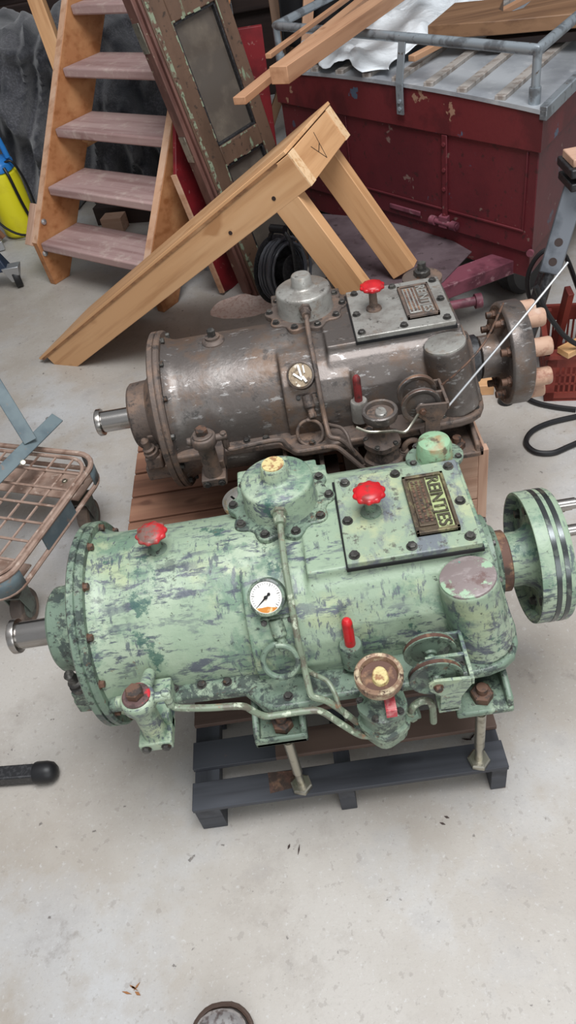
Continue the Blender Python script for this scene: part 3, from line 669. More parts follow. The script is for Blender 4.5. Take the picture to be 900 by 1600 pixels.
    if not rear:
        mb = MB()
        mb.lathe([(.052, .33), (.055, .334), (.0555, .362), (.062, .376), (.07, .384), (.112, .386), (.122, .384), (.126, .370), (.128, .366), (.133, .366), (.134, .369), (.134, .425), (.131, .430), (.05, .430), (0, .430)], (0, A, HZ), (1, 0, 0), 80)
        cpn = P(mb, 'coupling', G['h'], ang=40)
        for x0 in (.392, .409):
            mb = MB(); mb.lathe([(.1335, x0 - .001), (.1347, x0), (.1347, x0 + .009), (.1335, x0 + .010)], (0, A, HZ), (1, 0, 0), 80); P(mb, 'polished_band', M['coupling_dark'], cpn)
        for k in range(8):
            a = math.radians(18 + 45 * k); c_, s_ = math.cos(a), math.sin(a)
            mb = MB(); mb.lathe([(.0115, .428), (.0115, .478), (.0095, .480), (.0095, .494), (.007, .496)], (0, A + .098 * c_, HZ + .098 * s_), (1, 0, 0), 18); P(mb, 'coupling_pin', M['steel'], cpn, ang=30)
            bolt((.386, A + .098 * c_, HZ + .098 * s_), (-1, 0, 0), cpn, M['dark_bolt'], .009, .010)
    else:
        mb = MB()
        mb.lathe([(.052, .338), (.056, .340), (.056, .385), (.07, .395), (.118, .396), (.127, .393), (.133, .396), (.135, .400), (.135, .446), (.132, .450), (.04, .450), (0, .450)], (0, A, HZ), (1, 0, 0), 80)
        cpn = P(mb, 'coupling', M['gunmetal'], ang=40)
        for k in range(8):
            a = math.radians(10 + 45 * k); c_, s_ = math.cos(a), math.sin(a); q0 = Vector((0, A + .104 * c_, HZ + .104 * s_))
            mb = MB(); mb.lathe([(.0225, .450), (.0235, .454), (.0235, .492), (.021, .497), (.010, .498), (0, .498)], q0, (1, 0, 0), 28); P(mb, 'bushing', M['bobbin'], cpn)
            mb = MB(); mb.cyl(q0 + Vector((.396, 0, 0)), q0 + Vector((.372, 0, 0)), .0095, seg=12); mb.hexhead(q0 + Vector((.396, 0, 0)), (-1, 0, 0), .012, .010); P(mb, 'coupling_bolt', M['rust_bolt'], cpn)
    return root
M['green_cap'] = mat('rust_topped_green_paint', (138, 172, 138), .5, layers=[D(col=(150, 128, 94), scale=14, lo=.47, hi=.56, det=9, amt=.9), D(col=(84, 66, 54), scale=40, lo=.55, hi=.63, amt=.8)], bump=(90, .4, .003))

g1 = gearbox(False)
g2 = gearbox(True)
OFF = Vector((.1126, .679, .030))
g2.location = Vector((0, A, .3)) + OFF
# control wires run through the rear pulleys
def rp(x, y, z): return Vector((x, y, z)) + OFF
def rpart(mb, name, m): return mb.build(name, m, g2)
wxr = Vector((.131, .70, .502))
mb = MB(); mb.tube([(.187, .748, .535), (.232, .742, .575), (.295, .775, .615), (.372, .90, .632)], .0026, 6, 3); rpart(mb, 'dark_control_wire', M['rust_bolt'])
mb = MB(); mb.tube([(.190, .69, .515), (.30, .74, .60), (.41, .80, .675), (.50, .86, .73)], .0028, 6, 3); rpart(mb, 'pale_control_wire', M['alu'])
mb = MB(); mb.tube([(-.025, .66, .525), (0, .652, .513), (.03, .65, .508), (.06, .655, .500), (.085, .655, .492), (.105, .668, .505), (.12, .675, .522)], .0034, 8, 4); rpart(mb, 'bent_wire', M['rod'])
# ------------------------------------------------------------------ dark pallet under the green gearbox
pal = thing('pallet', 'dark navy painted wooden pallet under the green gearbox', 'pallet', (-.05, A, 0))
for y0, y1, m in ((.714, .776, 'pallet'), (.808, .872, 'pallet_bare'), (.915, .985, 'pallet_bare'), (1.04, 1.10, 'pallet'), (1.19, 1.255, 'pallet')):
    beam('deck_board', (-.392, (y0 + y1) / 2, .0935), (.281, (y0 + y1) / 2, .0935), y1 - y0, .013, M[m], pal, bevel=.0015)
for x0, x1 in ((-.390, -.335), (-.080, -.045), (.246, .279)):
    beam('bearer', ((x0 + x1) / 2, .716, .0695), ((x0 + x1) / 2, 1.25, .0695), x1 - x0, .035, M['pallet'], pal, bevel=.0015)
    for y in (.722, .96, 1.205):
        mb = MB(); mb.box(x0, x1, y - .006, y + .045, .0, .053); mb.build('block', M['pallet'], pal, bevel=.0015)
mb = MB(); mb.box(-.3925, -.205, .8075, .8725, .0868, .1003); mb.build('navy_paint', M['pallet'], pal, bevel=.001)
mb = MB(); mb.prism([(-.222, .728), (-.163, .735), (-.160, .772), (-.225, .776)], lambda u, v: Vector((u, v, .0995)), lambda u, v: Vector((u, v, .1004)))
mb.build('scraped_patch', M['rust'], pal, smooth=False)

# ------------------------------------------------------------------ what carries the rear gearbox
pl2 = thing('pallet', 'brown unpainted wooden pallet of wide boards under the rear gearbox', 'pallet', (-.1, 1.8, 0))
for y0, y1 in ((1.40, 1.475), (1.482, 1.565), (1.572, 1.672), (1.680, 1.78), (1.79, 1.89), (1.90, 2.0), (2.01, 2.09)):
    beam('deck_board', (-.585, (y0 + y1) / 2, .158), (.06, (y0 + y1) / 2, .158), y1 - y0, .022, M['crate_board'], pl2, bevel=.002)
for x in (-.54, -.25, .02):
    beam('bearer', (x, 1.405, .0735), (x, 2.085, .0735), .09, .147, M['crate_board'], pl2, bevel=.002)
sup = thing('support_block', 'dark timber block under the left feet of the rear gearbox', 'block', (-.05, 1.66, .169))
beam('timber_block', (-.17, 1.445, .2675), (.04, 1.445, .2675), .085, .196, M['dark_wood'], sup)
beam('timber_block', (-.17, 1.885, .2675), (.04, 1.885, .2675), .085, .196, M['dark_wood'], sup)
cr = thing('wooden_crate', 'pale rough sawn wooden crate under the right end of the rear gearbox', 'crate', (.27, 1.75, 0))
for z in (.042, .124, .206, .284):
    beam('side_plank', (.11, 1.451, z), (.398, 1.451, z), .022, .078, M['crate_ply'], cr)
    beam('side_plank', (.412, 1.47, z), (.412, 2.0, z), .022, .078, M['crate_ply'], cr)
    beam('side_plank', (.11, 2.012, z), (.398, 2.012, z), .022, .078, M['crate_ply'], cr)
for y in (1.453, 2.01): beam('corner_post', (.411, y, 0), (.411, y, .336), .026, .026, M['crate_ply'], cr, up=(1, 0, 0))
for y in (1.49, 1.585, 1.68, 1.775, 1.87, 1.955): beam('lid_board', (.10, y, .3275), (.398, y, .3275), .09, .017, M['crate_board'], cr)
st = thing('steel_base_frame', 'rusty steel base frame lying on the pale crate under the rear gearbox', 'frame', (.27, 1.7, .337))
mb = MB()
mb.box(.11, .405, 1.42, 2.0, .337, .341); mb.box(.11, .405, 1.42, 1.428, .337, .352); mb.box(.11, .405, 1.992, 2.0, .337, .352); mb.box(.397, .405, 1.42, 2.0, .337, .360)
mb.box(.285, .385, 1.43, 1.503, .338, .366); mb.box(.285, .385, 1.836, 1.94, .338, .366)
mb.build('tray', M['rust'], st, bevel=.002)
mb = MB(); mb.cyl((.392, 1.50, .3412), (.392, 1.50, .3416), .006, seg=20); mb.build('drain_hole', M['black'], st)
lc_ = at(379, 779, .30)
can = thing('paint_can', 'grey paint can with yellow-spotted white lid, on the brown pallet between the gearboxes', 'can', (lc_.x, lc_.y, .170))
mb = MB(); mb.lathe([(.050, 0), (.052, .003), (.052, .118), (.050, .121)], (lc_.x, lc_.y, .170), (0, 0, 1), 44); mb.build('tin', M['galv'], can)
mb = MB(); mb.lathe([(.0535, .112), (.0555, .115), (.0555, .127), (.053, .130), (.049, .127), (.047, .122), (0, .122)], (lc_.x, lc_.y, .170), (0, 0, 1), 48); lid = mb.build('lid', M['lid'], can)
mb = MB(); q = Vector((lc_.x - .022, lc_.y + .012, .2925)); mb.hexa([q + Vector(v) for v in ((-.012, .010, 0), (-.008, .013, 0), (.010, -.012, 0), (.003, -.012, 0), (-.012, .010, .0015), (-.008, .013, .0015), (.010, -.012, .0015), (.003, -.012, .0015))]); mb.build('black_mark', M['black'], lid, smooth=False)

# ------------------------------------------------------------------ pine ramp on two legs
E1, E2 = Vector((.037, 2.308, .86)), Vector((.204, 2.690, .86))
F1 = Vector((-1.135, 2.86, .035)); Wd = (E2 - E1); wn = Wd.normalized()
F2 = F1 + Wd
rd = (E1 - F1).normalized(); rn = rd.cross(wn); rn = rn if rn.z > 0 else -rn
rp_ = thing('wooden_ramp', 'long pine ramp with plywood deck on two legs, behind the rear gearbox', 'ramp', (-.5, 2.6, 0))
RWD = .115      # rail depth
def rmp(a, b, h): return F1 + (E1 - F1) * a + Wd * b + rn * h   # along, across, above deck underside
def rmpm(a_m, b_m, h): return F1 + rd * a_m + wn * b_m + rn * h
LN = (E1 - F1).length; WN = Wd.length
beam('deck', rmpm(-.012, WN / 2, -.006), rmpm(LN, WN / 2, -.006), WN, .012, M['pine'], rp_, up=rn)
mb = MB(); mb.hexa([rmpm(a, b, h) for h in (-.020, -.0115) for a, b in ((0, -.003), (LN - .05, -.003), (LN - .05, .012), (0, .012))]); mb.build('deck_edge', M['ply_dark'], rp_)
for b in (.0225, WN - .0225):
    beam('side_rail', rmpm(.03, b, -.0135 - RWD / 2), rmpm(LN - .001, b, -.0135 - RWD / 2), .045, RWD - .003, M['pine'], rp_, up=rn)
    mb = MB(); mb.hexa([rmpm(a, b + s, h) for h in (-.012 - RWD, -.0135) for a, s in ((LN - .002, -.0222), (LN + .0015, -.0222), (LN + .0015, .0222), (LN - .002, .0222))]); mb.build('rail_end', M['pine_end'], rp_, smooth=False)
beam('header', rmpm(LN - .025, .045, -.0135 - RWD / 2), rmpm(LN - .025, WN - .045, -.0135 - RWD / 2), .047, RWD - .004, M['pine'], rp_, up=rn)
beam('header', rmpm(.06, .045, -.06), rmpm(.06, WN - .045, -.06), .045, .07, M['pine'], rp_, up=rn)
# pencilled triangle mark on the header
mb = MB()
def hp(b, h): return rmpm(LN - .0012, b, -.015 - RWD + h)
def stroke(b0, h0, b1, h1, wd=.0022):
    d = Vector((b1 - b0, h1 - h0)).normalized(); n = Vector((-d.y, d.x)) * wd / 2
    q = [(b0 - n.x, h0 - n.y), (b1 - n.x, h1 - n.y), (b1 + n.x, h1 + n.y), (b0 + n.x, h0 + n.y)]
    mb.hexa([hp(*p) - rd * .001 for p in q] + [hp(*p) + rd * .0006 for p in q])
stroke(.215, .100, .190, .018); stroke(.190, .018, .145, .078); stroke(.168, .050, .206, .066)
mb.build('pencil_mark', M['black'], rp_, smooth=False)
for a in (.13, .34):   # dark screw holes in the near rail
    mb = MB(); p = rmpm(LN - a, -.0002, -.021 - RWD * .58); mb.cyl(p, p + wn * -.0012, .007, seg=16); mb.build('screw_hole', M['dark_wood'], rp_)
for b in (.0225 + .003, WN - .03):
    t = rmpm(LN - .105, b, -.022 - RWD * .5)
    zb = .0 if b < WN / 2 else .2555          # the far leg stands on the wagon's platform
    s = (t.z - zb) / rn.z; low = t - rn * (s - .033)
    beam('leg', t, low, .05, .095, M['pine'], rp_, up=rd)

# ------------------------------------------------------------------ open wooden staircase
sr = thing('staircase', 'open wooden staircase with dusty pink treads and orange side boards', 'staircase', (-1.0, 3.8, 0))
P1 = Vector((-1.2047, 3.6295, .2221)); gs = Vector((.09864, .11718, .21283)); wv = Vector((.56654, -.47690, 0)); wu = wv.normalized()
gh = Vector((gs.x, gs.y, 0)).normalized(); su = gs.normalized()
for k in range(6):
    p = P1 + gs * k
    c0 = p + wv * .5 + gh * .125 + Vector((0, 0, -.021))
    beam('tread', c0 - wv * .492, c0 + wv * .492, .25, .042, M['tread'], sr, up=(0, 0, 1), bevel=.008)
def stringer(off, name):
    o_ = P1 + wu * off
    f0 = o_ - gs * (o_.z / gs.z)            # front line meets the floor
    q = lambda d, z: f0 + gh * (d + z * (gh.dot(gs) / gs.z)) + Vector((0, 0, z))
    mb = MB()
    poly = [(.158, 0), (.258, 0), (.258, 1.55), (-.012, 1.55), (-.012, .222)]
    mb.prism(poly, lambda d, z: q(d, z) - wu * .02, lambda d, z: q(d, z) + wu * .02)
    o = mb.build(name, M['stair_wood'], sr, bevel=.003)
    mb = MB(); mb.prism([(-.0125, .225), (-.0155, .225), (-.0155, 1.55), (-.0125, 1.55)], lambda d, z: q(d, z) - wu * .0185, lambda d, z: q(d, z) + wu * .0185)
    mb.build('worn_front_edge', M['stair_pale'], o, smooth=False)
    return q
qL = stringer(-.02, 'stringer'); qR = stringer(wv.length + .02, 'stringer')
for z, d_ in ((.165, .05), (.30, .012)):
    p = qL(d_, z) + wu * .02; mb = MB(); mb.lathe([(.015, 0), (.013, .007), (.006, .011), (0, .012)], p, wu, 16); mb.build('coach_bolt', M['alu'], sr)
beam('side_batten', qL(.012, .20) - wu * .045, qL(.012, .36) - wu * .045, .05, .05, M['crate_ply'], sr, up=gh)
beam('brace', atY(35, -60, 4.72), atY(139, 222, 3.99), .075, .06, M['pine'], sr, up=(0, 1, 0))

# ------------------------------------------------------------------ old door and the red board leaning by the stairs
dr = thing('old_door', 'old brown glazed door with flaking green paint, leaning sideways beside the staircase', 'door', (-.05, 3.2, 0))
B0 = Vector((-.165, 3.107, .009)); ww = Vector((.7881, .6038, .1202)); uu = Vector((-.1716, .0279, .9848)); nn = Vector((.5912, -.7967, .1256))
DW, DT, DH = .348, .05, 1.38
def dp(a, b, c): return B0 + ww * a + uu * b + nn * c
def dbox(mb, a0, a1, b0, b1, c0, c1): return mb.hexa([dp(a, b, c) for c in (c0, c1) for a, b in ((a0, b0), (a1, b0), (a1, b1), (a0, b1))])
mb = MB(); dbox(mb, 0, .084, 0, DH, -DT, 0); dbox(mb, DW - .058, DW, 0, DH, -DT, 0)
dbox(mb, .084, DW - .058, 0, .11, -DT, 0); dbox(mb, .084, DW - .058, .551, .629, -DT, 0); dbox(mb, .084, DW - .058, 1.072, DH, -DT, 0)
mb.build('door_frame', M['door_paint'], dr, bevel=.004)
for b0, b1 in ((.11, .551), (.629, 1.072)):
    mb = MB(); dbox(mb, .087, DW - .061, b0 + .003, b1 - .003, -.032, -.026); mb.build('pane', M['glass'], dr, smooth=False)
    mb = MB()
    for q in ((.084, .092, b0, b1), (DW - .066, DW - .058, b0, b1), (.084, DW - .058, b0, b0 + .009), (.084, DW - .058, b1 - .009, b1)): dbox(mb, *q, -.04, -.006)
    mb.build('glazing_bead', M['black_paint'], dr, bevel=.001)
    mb = MB()
    random.seed(3)
    for q in ((.078, .0835, b0 - .006, b1 + .006, 0), (DW - .0575, DW - .053, b0 - .006, b1 + .006, 0), (.08, DW - .055, b0 - .006, b0 - .0005, 1), (.08, DW - .055, b1 + .0005, b1 + .007, 1)):
        n = 14
        for i in range(n):
            t0, t1 = i / n, (i + 1) / n
            if random.random() < .45: continue
            j = random.uniform(-.0015, .003)
            if q[4] == 0: dbox(mb, q[0] + j, q[1], q[2] + (q[3] - q[2]) * t0, q[2] + (q[3] - q[2]) * t1, -.001, .0012)
            else: dbox(mb, q[0] + (q[1] - q[0]) * t0, q[0] + (q[1] - q[0]) * t1, q[2] - j, q[3], -.001, .0012)
    mb.build('flaked_paint_line', M['green_flake'], dr, smooth=False)
mb = MB(); random.seed(5)
b = .06
while b < 1.3:
    l = random.uniform(.02, .07); a = .004 + random.uniform(0, .006); dbox(mb, a, a + random.uniform(.007, .019), b, b + l, -.001, .0012); b += l * .85
mb.build('flaked_paint_strip', M['green_flake'], dr, smooth=False)
mb = MB(); dbox(mb, -.012, 0, 0, DH, -DT, -.004); dbox(mb, -.03, -.012, .02, DH, -DT - .03, -.02); e = mb.build('door_edge', M['door_edge'], dr, bevel=.003)
for b in (.24, .62, 1.02):
    mb = MB(); dbox(mb, -.034, -.030, b, b + .10, -.075, -.03); mb.build('hinge', M['rod'], dr, bevel=.001)
R0 = Vector((-.335, 3.205, 0)); ru = (atY(267, 266, 3.22) - R0).normalized(); rw = Vector((.10, .15, 0)).normalized(); rw = (rw - ru * ru.dot(rw)).normalized(); rnn = rw.cross(ru)
mb = MB(); mb.hexa([R0 + rw * a + ru * b + rnn * c for c in (0, .018) for a, b in ((0, .01), (.13, -.03), (.13, .74), (0, .56))])
rb = mb.build('painted_board', M['red_board'], bevel=.003); tag(rb, 'crimson painted board leaning between the staircase and the old door', 'board')
mb = MB(); mb.hexa([R0 + rw * a + ru * b + rnn * c for c in (-.002, .02) for a, b in ((-.012, .012), (0, .010), (0, .56), (-.012, .562))]); mb.build('bare_edge', M['stair_pale'], rb, smooth=False)
mb = MB(); p = R0 + ru * .13; mb.hexa([p + rw * a + ru * b + rnn * c for c in (-.03, -.004) for a, b in ((-.02, 0), (.0, 0), (0, .09), (-.02, .09))]); mb.build('metal_latch', M['grey_bar'], rb, bevel=.002)

# ------------------------------------------------------------------ red wagon with railed zinc roof
Z0, ZR = .30, .783
CR = Vector((.853, 2.481, 0)); fd = Vector((-.583, .812, 0)).normalized(); sd = Vector((.605, .796, 0)).normalized(); FL, SL = 1.34, 1.5
up = Vector((0, 0, 1))
def tp(a, b, z): return CR + fd * a + sd * b + up * z
def tbox(mb, a0, a1, b0, b1, z0, z1): return mb.hexa([tp(a, b, z) for z in (z0, z1) for a, b in ((a0, b0), (a1, b0), (a1, b1), (a0, b1))])
tr = thing('wagon', 'dark red wagon body with grey railed roof, behind the pine ramp', 'wagon', tuple(tp(.6, .7, 0)))
mb = MB(); tbox(mb, 0, FL, 0, SL, Z0, .67); tbox(mb, .012, FL - .012, .012, SL, .2, Z0); mb.build('body', M['truck_red'], tr, bevel=.004)
def arch(a): return .020 * (1 - ((a - FL / 2) / (FL / 2)) ** 2)
n = 16
mb = MB(); prof = [(-.01 + (FL + .02) * i / n, ZR - .012 + arch(-.01 + (FL + .02) * i / n)) for i in range(n + 1)]
mb.prism(prof + [(FL + .01, .655), (-.01, .655)], lambda a, z: tp(a, -.012, z), lambda a, z: tp(a, SL + .01, z)); mb.build('upper_band', M['truck_band'], tr, ang=40)
mb = MB(); prof = [(-.022 + (FL + .044) * i / n, ZR + arch(-.022 + (FL + .044) * i / n)) for i in range(n + 1)]
mb.prism(prof + [(a, z - .013) for a, z in prof[::-1]], lambda a, z: tp(a, -.018, z), lambda a, z: tp(a, SL + .02, z)); mb.build('roof', M['zinc'], tr, ang=40)
mb = MB(); tbox(mb, -.024, .004, -.018, SL, ZR - .03, ZR + .012); mb.build('roof_edge', M['galv'], tr, bevel=.003)
for a in (.16, .32, .47, .625, .78, .93, 1.08, 1.23):
    z = ZR + arch(a); beam('roof_batten', tp(a, -.012, z + .006), tp(a, SL, z + .006), .036, .016, M['batten'], tr)
# front framing: horizontal seam, hinge strips, lower bead
mb = MB(); tbox(mb, 0, FL, -.006, 0, .648, .658); tbox(mb, .04, .385, -.007, 0, .375, .383); tbox(mb, .415, .93, -.007, 0, .375, .383); tbox(mb, .922, .930, -.006, 0, .375, .65); tbox(mb, .04, .048, -.006, 0, .375, .65); mb.build('panel_bead', M['truck_red'], tr, bevel=.002)
mb = MB(); tbox(mb, .387, .413, -.012, 0, .34, .652); hs = mb.build('hinge_strap', M['truck_red'], tr, bevel=.003)
for z in (.36, .46, .53, .62): bolt(tp(.40, -.012, z), -sd, hs, M['truck_red'], .008, .006)
mb = MB(); mb.cyl(tp(.33, -.022, .335), tp(.47, -.022, .335), .010, seg=14); mb.cyl(tp(.335, -.022, .335), tp(.36, -.022, .335), .017, seg=14); mb.cyl(tp(.44, -.022, .335), tp(.465, -.022, .335), .017, seg=14); tbox(mb, .38, .42, -.03, 0, .32, .36); mb.build('catch', M['drawbar'], tr)
mb = MB(); tbox(mb, .53, .70, -.008, 0, .325, .343); bb = mb.build('bar', M['drawbar'], tr, bevel=.002)
mb = MB(); mb.cyl(tp(.002, -.004, .31), tp(.002, -.014, .31), .013, seg=16); mb.build('rivet', M['drawbar'], tr)
# pipe rail round the roof
ZT = .935
mb = MB()
c0, c1 = tp(.04, .02, ZT), tp(FL - .02, .02, ZT)
mb.tube([c1 + sd * SL * .9, c1 + sd * .03, c1, c1 - fd * .03, c0 + fd * .03, c0, c0 + sd * .03, c0 + sd * SL * .9], .0165, 12, 1); mb.build('roof_rail', M['galv'], tr)
for a in (.04, .60, FL - .02):
    mb = MB()
    if a == .60:
        mb.hexa([tp(a + s, b, z) for z, b_ in ((.70, -.030), (ZR + .02, -.030)) for s, b in ((-.017, b_), (.017, b_), (.017, b_ + .008), (-.017, b_ + .008))])
        mb.hexa([tp(a + s, b, z) for z, b_ in ((ZR + .02, -.030), (ZT, .008)) for s, b in ((-.017, b_), (.017, b_), (.017, b_ + .008), (-.017, b_ + .008))])
        po = mb.build('rail_post', M['galv'], tr, bevel=.001)
        for z in (.72, .745): bolt(tp(a, -.030, z), -sd, po, M['galv'], .007, .005)
    else:
        mb.cyl(tp(a, .02, ZR - .02), tp(a, .02, ZT), .014, seg=14); mb.cyl(tp(a, .02, ZR - .02), tp(a, .02, ZR + .05), .019, seg=14); mb.build('rail_post', M['galv'], tr)
for a in (.04, FL - .02):
    mb = MB(); mb.cyl(tp(a, .9, ZR), tp(a, .9, ZT), .014, seg=14); mb.build('rail_post', M['galv'], tr)
# drawbar platform
ZP = .255
mb = MB(); pts = [at(482, 332, ZP), at(503, 376, ZP), at(592, 478, ZP), at(655, 462, ZP), at(692, 440, ZP), at(737, 393, ZP), at(700, 372, ZP), at(600, 342, ZP)]
mb.prism([(p.x, p.y) for p in pts], lambda u, v: Vector((u, v, ZP - .004)), lambda u, v: Vector((u, v, ZP))); mb.build('platform_sheet', M['sheet_iron'], tr, smooth=False)
def chan(p0, p1, wd, hh, name):
    o = beam(name, p0, p1, wd, hh, M['drawbar'], tr, bevel=.004); return o
pa, pb, pc = at(805, 404, ZP), at(600, 482, ZP), at(468, 352, ZP)
chan(pa + Vector((0, .05, -.032)), pb + Vector((.0, .05, -.032)), .10, .055, 'drawbar_arm')
chan(pc + Vector((.15, -.10, -.032)), pb + Vector((.02, .02, -.032)), .06, .055, 'drawbar_arm')
mb = MB(); mb.tube([at(590, 500, .2), at(745, 470, .2)], .017, 14, 1); mb.cyl(at(742, 471, .2), at(752, 469, .2), .027, seg=18); mb.build('tow_tube', M['drawbar'], tr)
for b in (.25, 1.1):
    for a in (.12, FL - .12):
        mb = MB(); p = tp(a, b, .15); mb.lathe([(.06, -.035), (.13, -.04), (.15, -.025), (.15, .025), (.13, .04), (.06, .035)], p, fd, 32); mb.build('wheel', M['rubber'], tr)
mb = MB(); tbox(mb, .2, FL - .2, .2, 1.3, .14, .22); mb.build('chassis', M['black_paint'], tr)

# ------------------------------------------------------------------ load on the wagon roof
def resting(a, b): return tp(a, b, ZR + arch(a) + .022)
LB = 'beams over the rail'
b1a = Vector(at(440, 117, .985)); 
tag(beam('timber', at(436, 118, .99), at(660, -38, .99), .062, .05, M['timber']), 'thickest reddish timber lying across the wagon rail, its square end cut towards the ramp', 'timber')
tag(beam('timber', at(374, 158, .96), at(640, -60, .975), .042, .022, M['timber']), 'flat reddish batten that reaches farthest out over the wagon rail towards the door', 'timber')
tag(beam('timber', at(419, 88, .972), at(580, -30, .972), .022, .016, M['timber']), 'thinnest lath lying over the corner of the wagon rail', 'timber')
tag(beam('timber', at(418, 160, .845), at(700, 0, .845), .035, .025, M['timber']) if False else beam('timber', tp(.615, .10, .846), tp(.47, .95, .848), .030, .020, M['timber']), 'narrow stick lying on the wagon roof beside the plastic sheeting', 'timber')
# boards with a cut-out at the right
bz = .888
mb = MB()
o1 = at(668, 40, bz + .03); o2 = at(892, 22, bz + .03)
bx_ = (o2 - o1); bl = bx_.length; bx_.normalize(); by_ = Vector((-bx_.y, bx_.x, 0))
pol = [(0, 0), (bl * .5, -.012), (bl + .10, .01), (bl + .10, .32), (bl * .66, .32), (bl * .63, .145), (bl * .57, .115), (bl * .5, .12), (bl * .45, .16), (bl * .42, .32), (.02, .32)]
mb.prism(pol, lambda u, v: o1 + bx_ * u + by_ * v - up * .045, lambda u, v: o1 + bx_ * u + by_ * v)
tag(mb.build('board', M['board'], bevel=.003), 'thick brown board with a curved cut-out, on top of the pile on the wagon roof', 'board')
tag(beam('board', tp(.42, .40, .838), tp(.06, .62, .836), .13, .03, M['dark_wood']), 'dark reddish plank lying under the cut-out board on the wagon roof', 'board')
# crumpled plastic sheeting
mb = MB(); nx, ny = 40, 40
random.seed(11)
from mathutils import noise as mn
grid = []
for i in range(nx + 1):
    row = []
    for j in range(ny + 1):
        a = .66 + .62 * i / nx + .05 * math.sin(j * .35); b = -.01 + .95 * j / ny + .03 * math.sin(i * .5)
        p = tp(min(a, FL - .03), b, 0)
        h = mn.noise(Vector((a * 6, b * 6, 0))) * .035 + abs(mn.noise(Vector((a * 13, b * 13, 3)))) * .03
        drop = 0
        row.append(mb.bm.verts.new((p.x, p.y, ZR + arch(min(a, FL)) + .028 + max(h, -.004) + .05 * (j / ny))))
    grid.append(row)
for i in range(nx):
    for j in range(ny): mb.bm.faces.new((grid[i][j], grid[i + 1][j], grid[i + 1][j + 1], grid[i][j + 1]))
o = mb.build('plastic_sheeting', M['plastic_sheet'], ang=60); s_ = o.modifiers.new('t', 'SOLIDIFY'); s_.thickness = .002
tag(o, 'crumpled white plastic sheeting on the wagon roof', 'sheeting')

# ------------------------------------------------------------------ cable reel beside the door
rc = Vector((-.03, 3.02, .15)); ra = Vector((.62, -.55, .10)).normalized()
re = thing('cable_reel', 'black cable reel standing at the foot of the old door', 'reel', (rc.x, rc.y, 0))
mb = MB()
for t, r in ((-.05, .145), (.045, .068)): mb.lathe([(.04, t), (r - .005, t), (r, t + .003), (r - .005, t + .006), (.04, t + .006)], rc, ra, 48)
mb.lathe([(.05, -.05), (.05, .05)], rc, ra, 32); mb.build('drum', M['black_paint'], re)
mb = MB(); ru_ = ra.orthogonal().normalized(); rv_ = ra.cross(ru_); pts = []
for k in range(9 * 20):
    t = k / 20; a = 2 * PI * t; r = .112 + .012 * (k // 80); pts.append(rc + ra * (-.038 + .076 * abs((t / 4.5) % 2 - 1)) + (ru_ * math.cos(a) + rv_ * math.sin(a)) * r)
mb.tube(pts, .0062, 6, 1); mb.build('cable_winding', M['cable_grey'], re)
mb = MB(); top = rc + Vector((0, 0, .13)); mb.tube([rc + ra * -.06 + Vector((0, 0, -.14)), rc + ra * -.062, rc + ra * -.06 + Vector((0, 0, .13)), rc + Vector((0, 0, .185)), rc + ra * .06 + Vector((0, 0, .13)), rc + ra * .062, rc + ra * .06 + Vector((0, 0, -.14))], .009, 8, 3); mb.build('stand', M['black_paint'], re)
mb = MB(); mb.tube([rc + ra * -.035 + Vector((0, 0, .185)), rc + ra * .04 + Vector((0, 0, .18))], .017, 12, 1); mb.build('handle', M['rubber'], re)
mb = MB(); p0 = at(520, 455, .25)
mb.tube([p0 + Vector(q) for q in ((-.05, .05, -.02), (0, .02, .06), (.05, .01, .02), (.04, 0, -.06), (.0, .01, -.03), (.03, -.02, .05), (.08, -.02, -.04))], .0035, 6, 5)
tag(mb.build('thin_wire', M['rubber']), 'thin black wire loop behind the rear gearbox dome', 'wire')
# ------------------------------------------------------------------ left: trolley
def cast(root, p, r, wdt, yaw, name='caster'):
    p = Vector(p); ax = Vector((math.cos(yaw), math.sin(yaw), 0)); fw = Vector((-ax.y, ax.x, 0))
    mb = MB(); mb.lathe([(r * .6, -wdt / 2), (r * .92, -wdt / 2), (r, -wdt / 2 + .006), (r, wdt / 2 - .006), (r * .92, wdt / 2), (r * .6, wdt / 2)], p + Vector((0, 0, r)), ax, 32)
    wh = mb.build('caster_wheel', M['wheel'], root)
    mb = MB(); mb.lathe([(0, -wdt / 2 - .002), (r * .6, -wdt / 2 - .002), (r * .62, 0), (r * .6, wdt / 2 + .002), (0, wdt / 2 + .002)], p + Vector((0, 0, r)), ax, 24); mb.build('hub', M['wheel_hub'], wh)
    mb = MB()
    for s in (-1, 1):
        q = p + ax * s * (wdt / 2 + .007)
        mb.hexa([q + ax * t + fw * a + Vector((0, 0, z)) for t in (-.002, .002) for a, z in ((-.016, r - .01), (.016, r - .01), (.03, 2 * r + .02), (-.03, 2 * r + .02))])
    mb.hexa([p + ax * a + fw * b + Vector((0, 0, z)) for z in (2 * r + .016, 2 * r + .022) for a, b in ((-wdt / 2 - .01, -.035), (wdt / 2 + .01, -.035), (wdt / 2 + .01, .035), (-wdt / 2 - .01, .035))])
    mb.build('fork', M['wheel_hub'], root, bevel=.001)
tro = thing('roll_trolley', 'low slate-blue roll trolley with rusty wire mesh deck, left of the gearboxes', 'trolley', (-1.0, 1.7, 0))
ZD = .25
K1, K2 = Vector((-.672, 1.80, ZD)), Vector((-.865, 1.335, ZD)); td = (K2 - K1).normalized(); tl = (K2 - K1).length; te = Vector((td.y, -td.x, 0))
if te.x > 0: te = -te
def tq(a, b, z): return Vector((K1.x, K1.y, 0)) + td * a + te * b + Vector((0, 0, z))
TW = .62
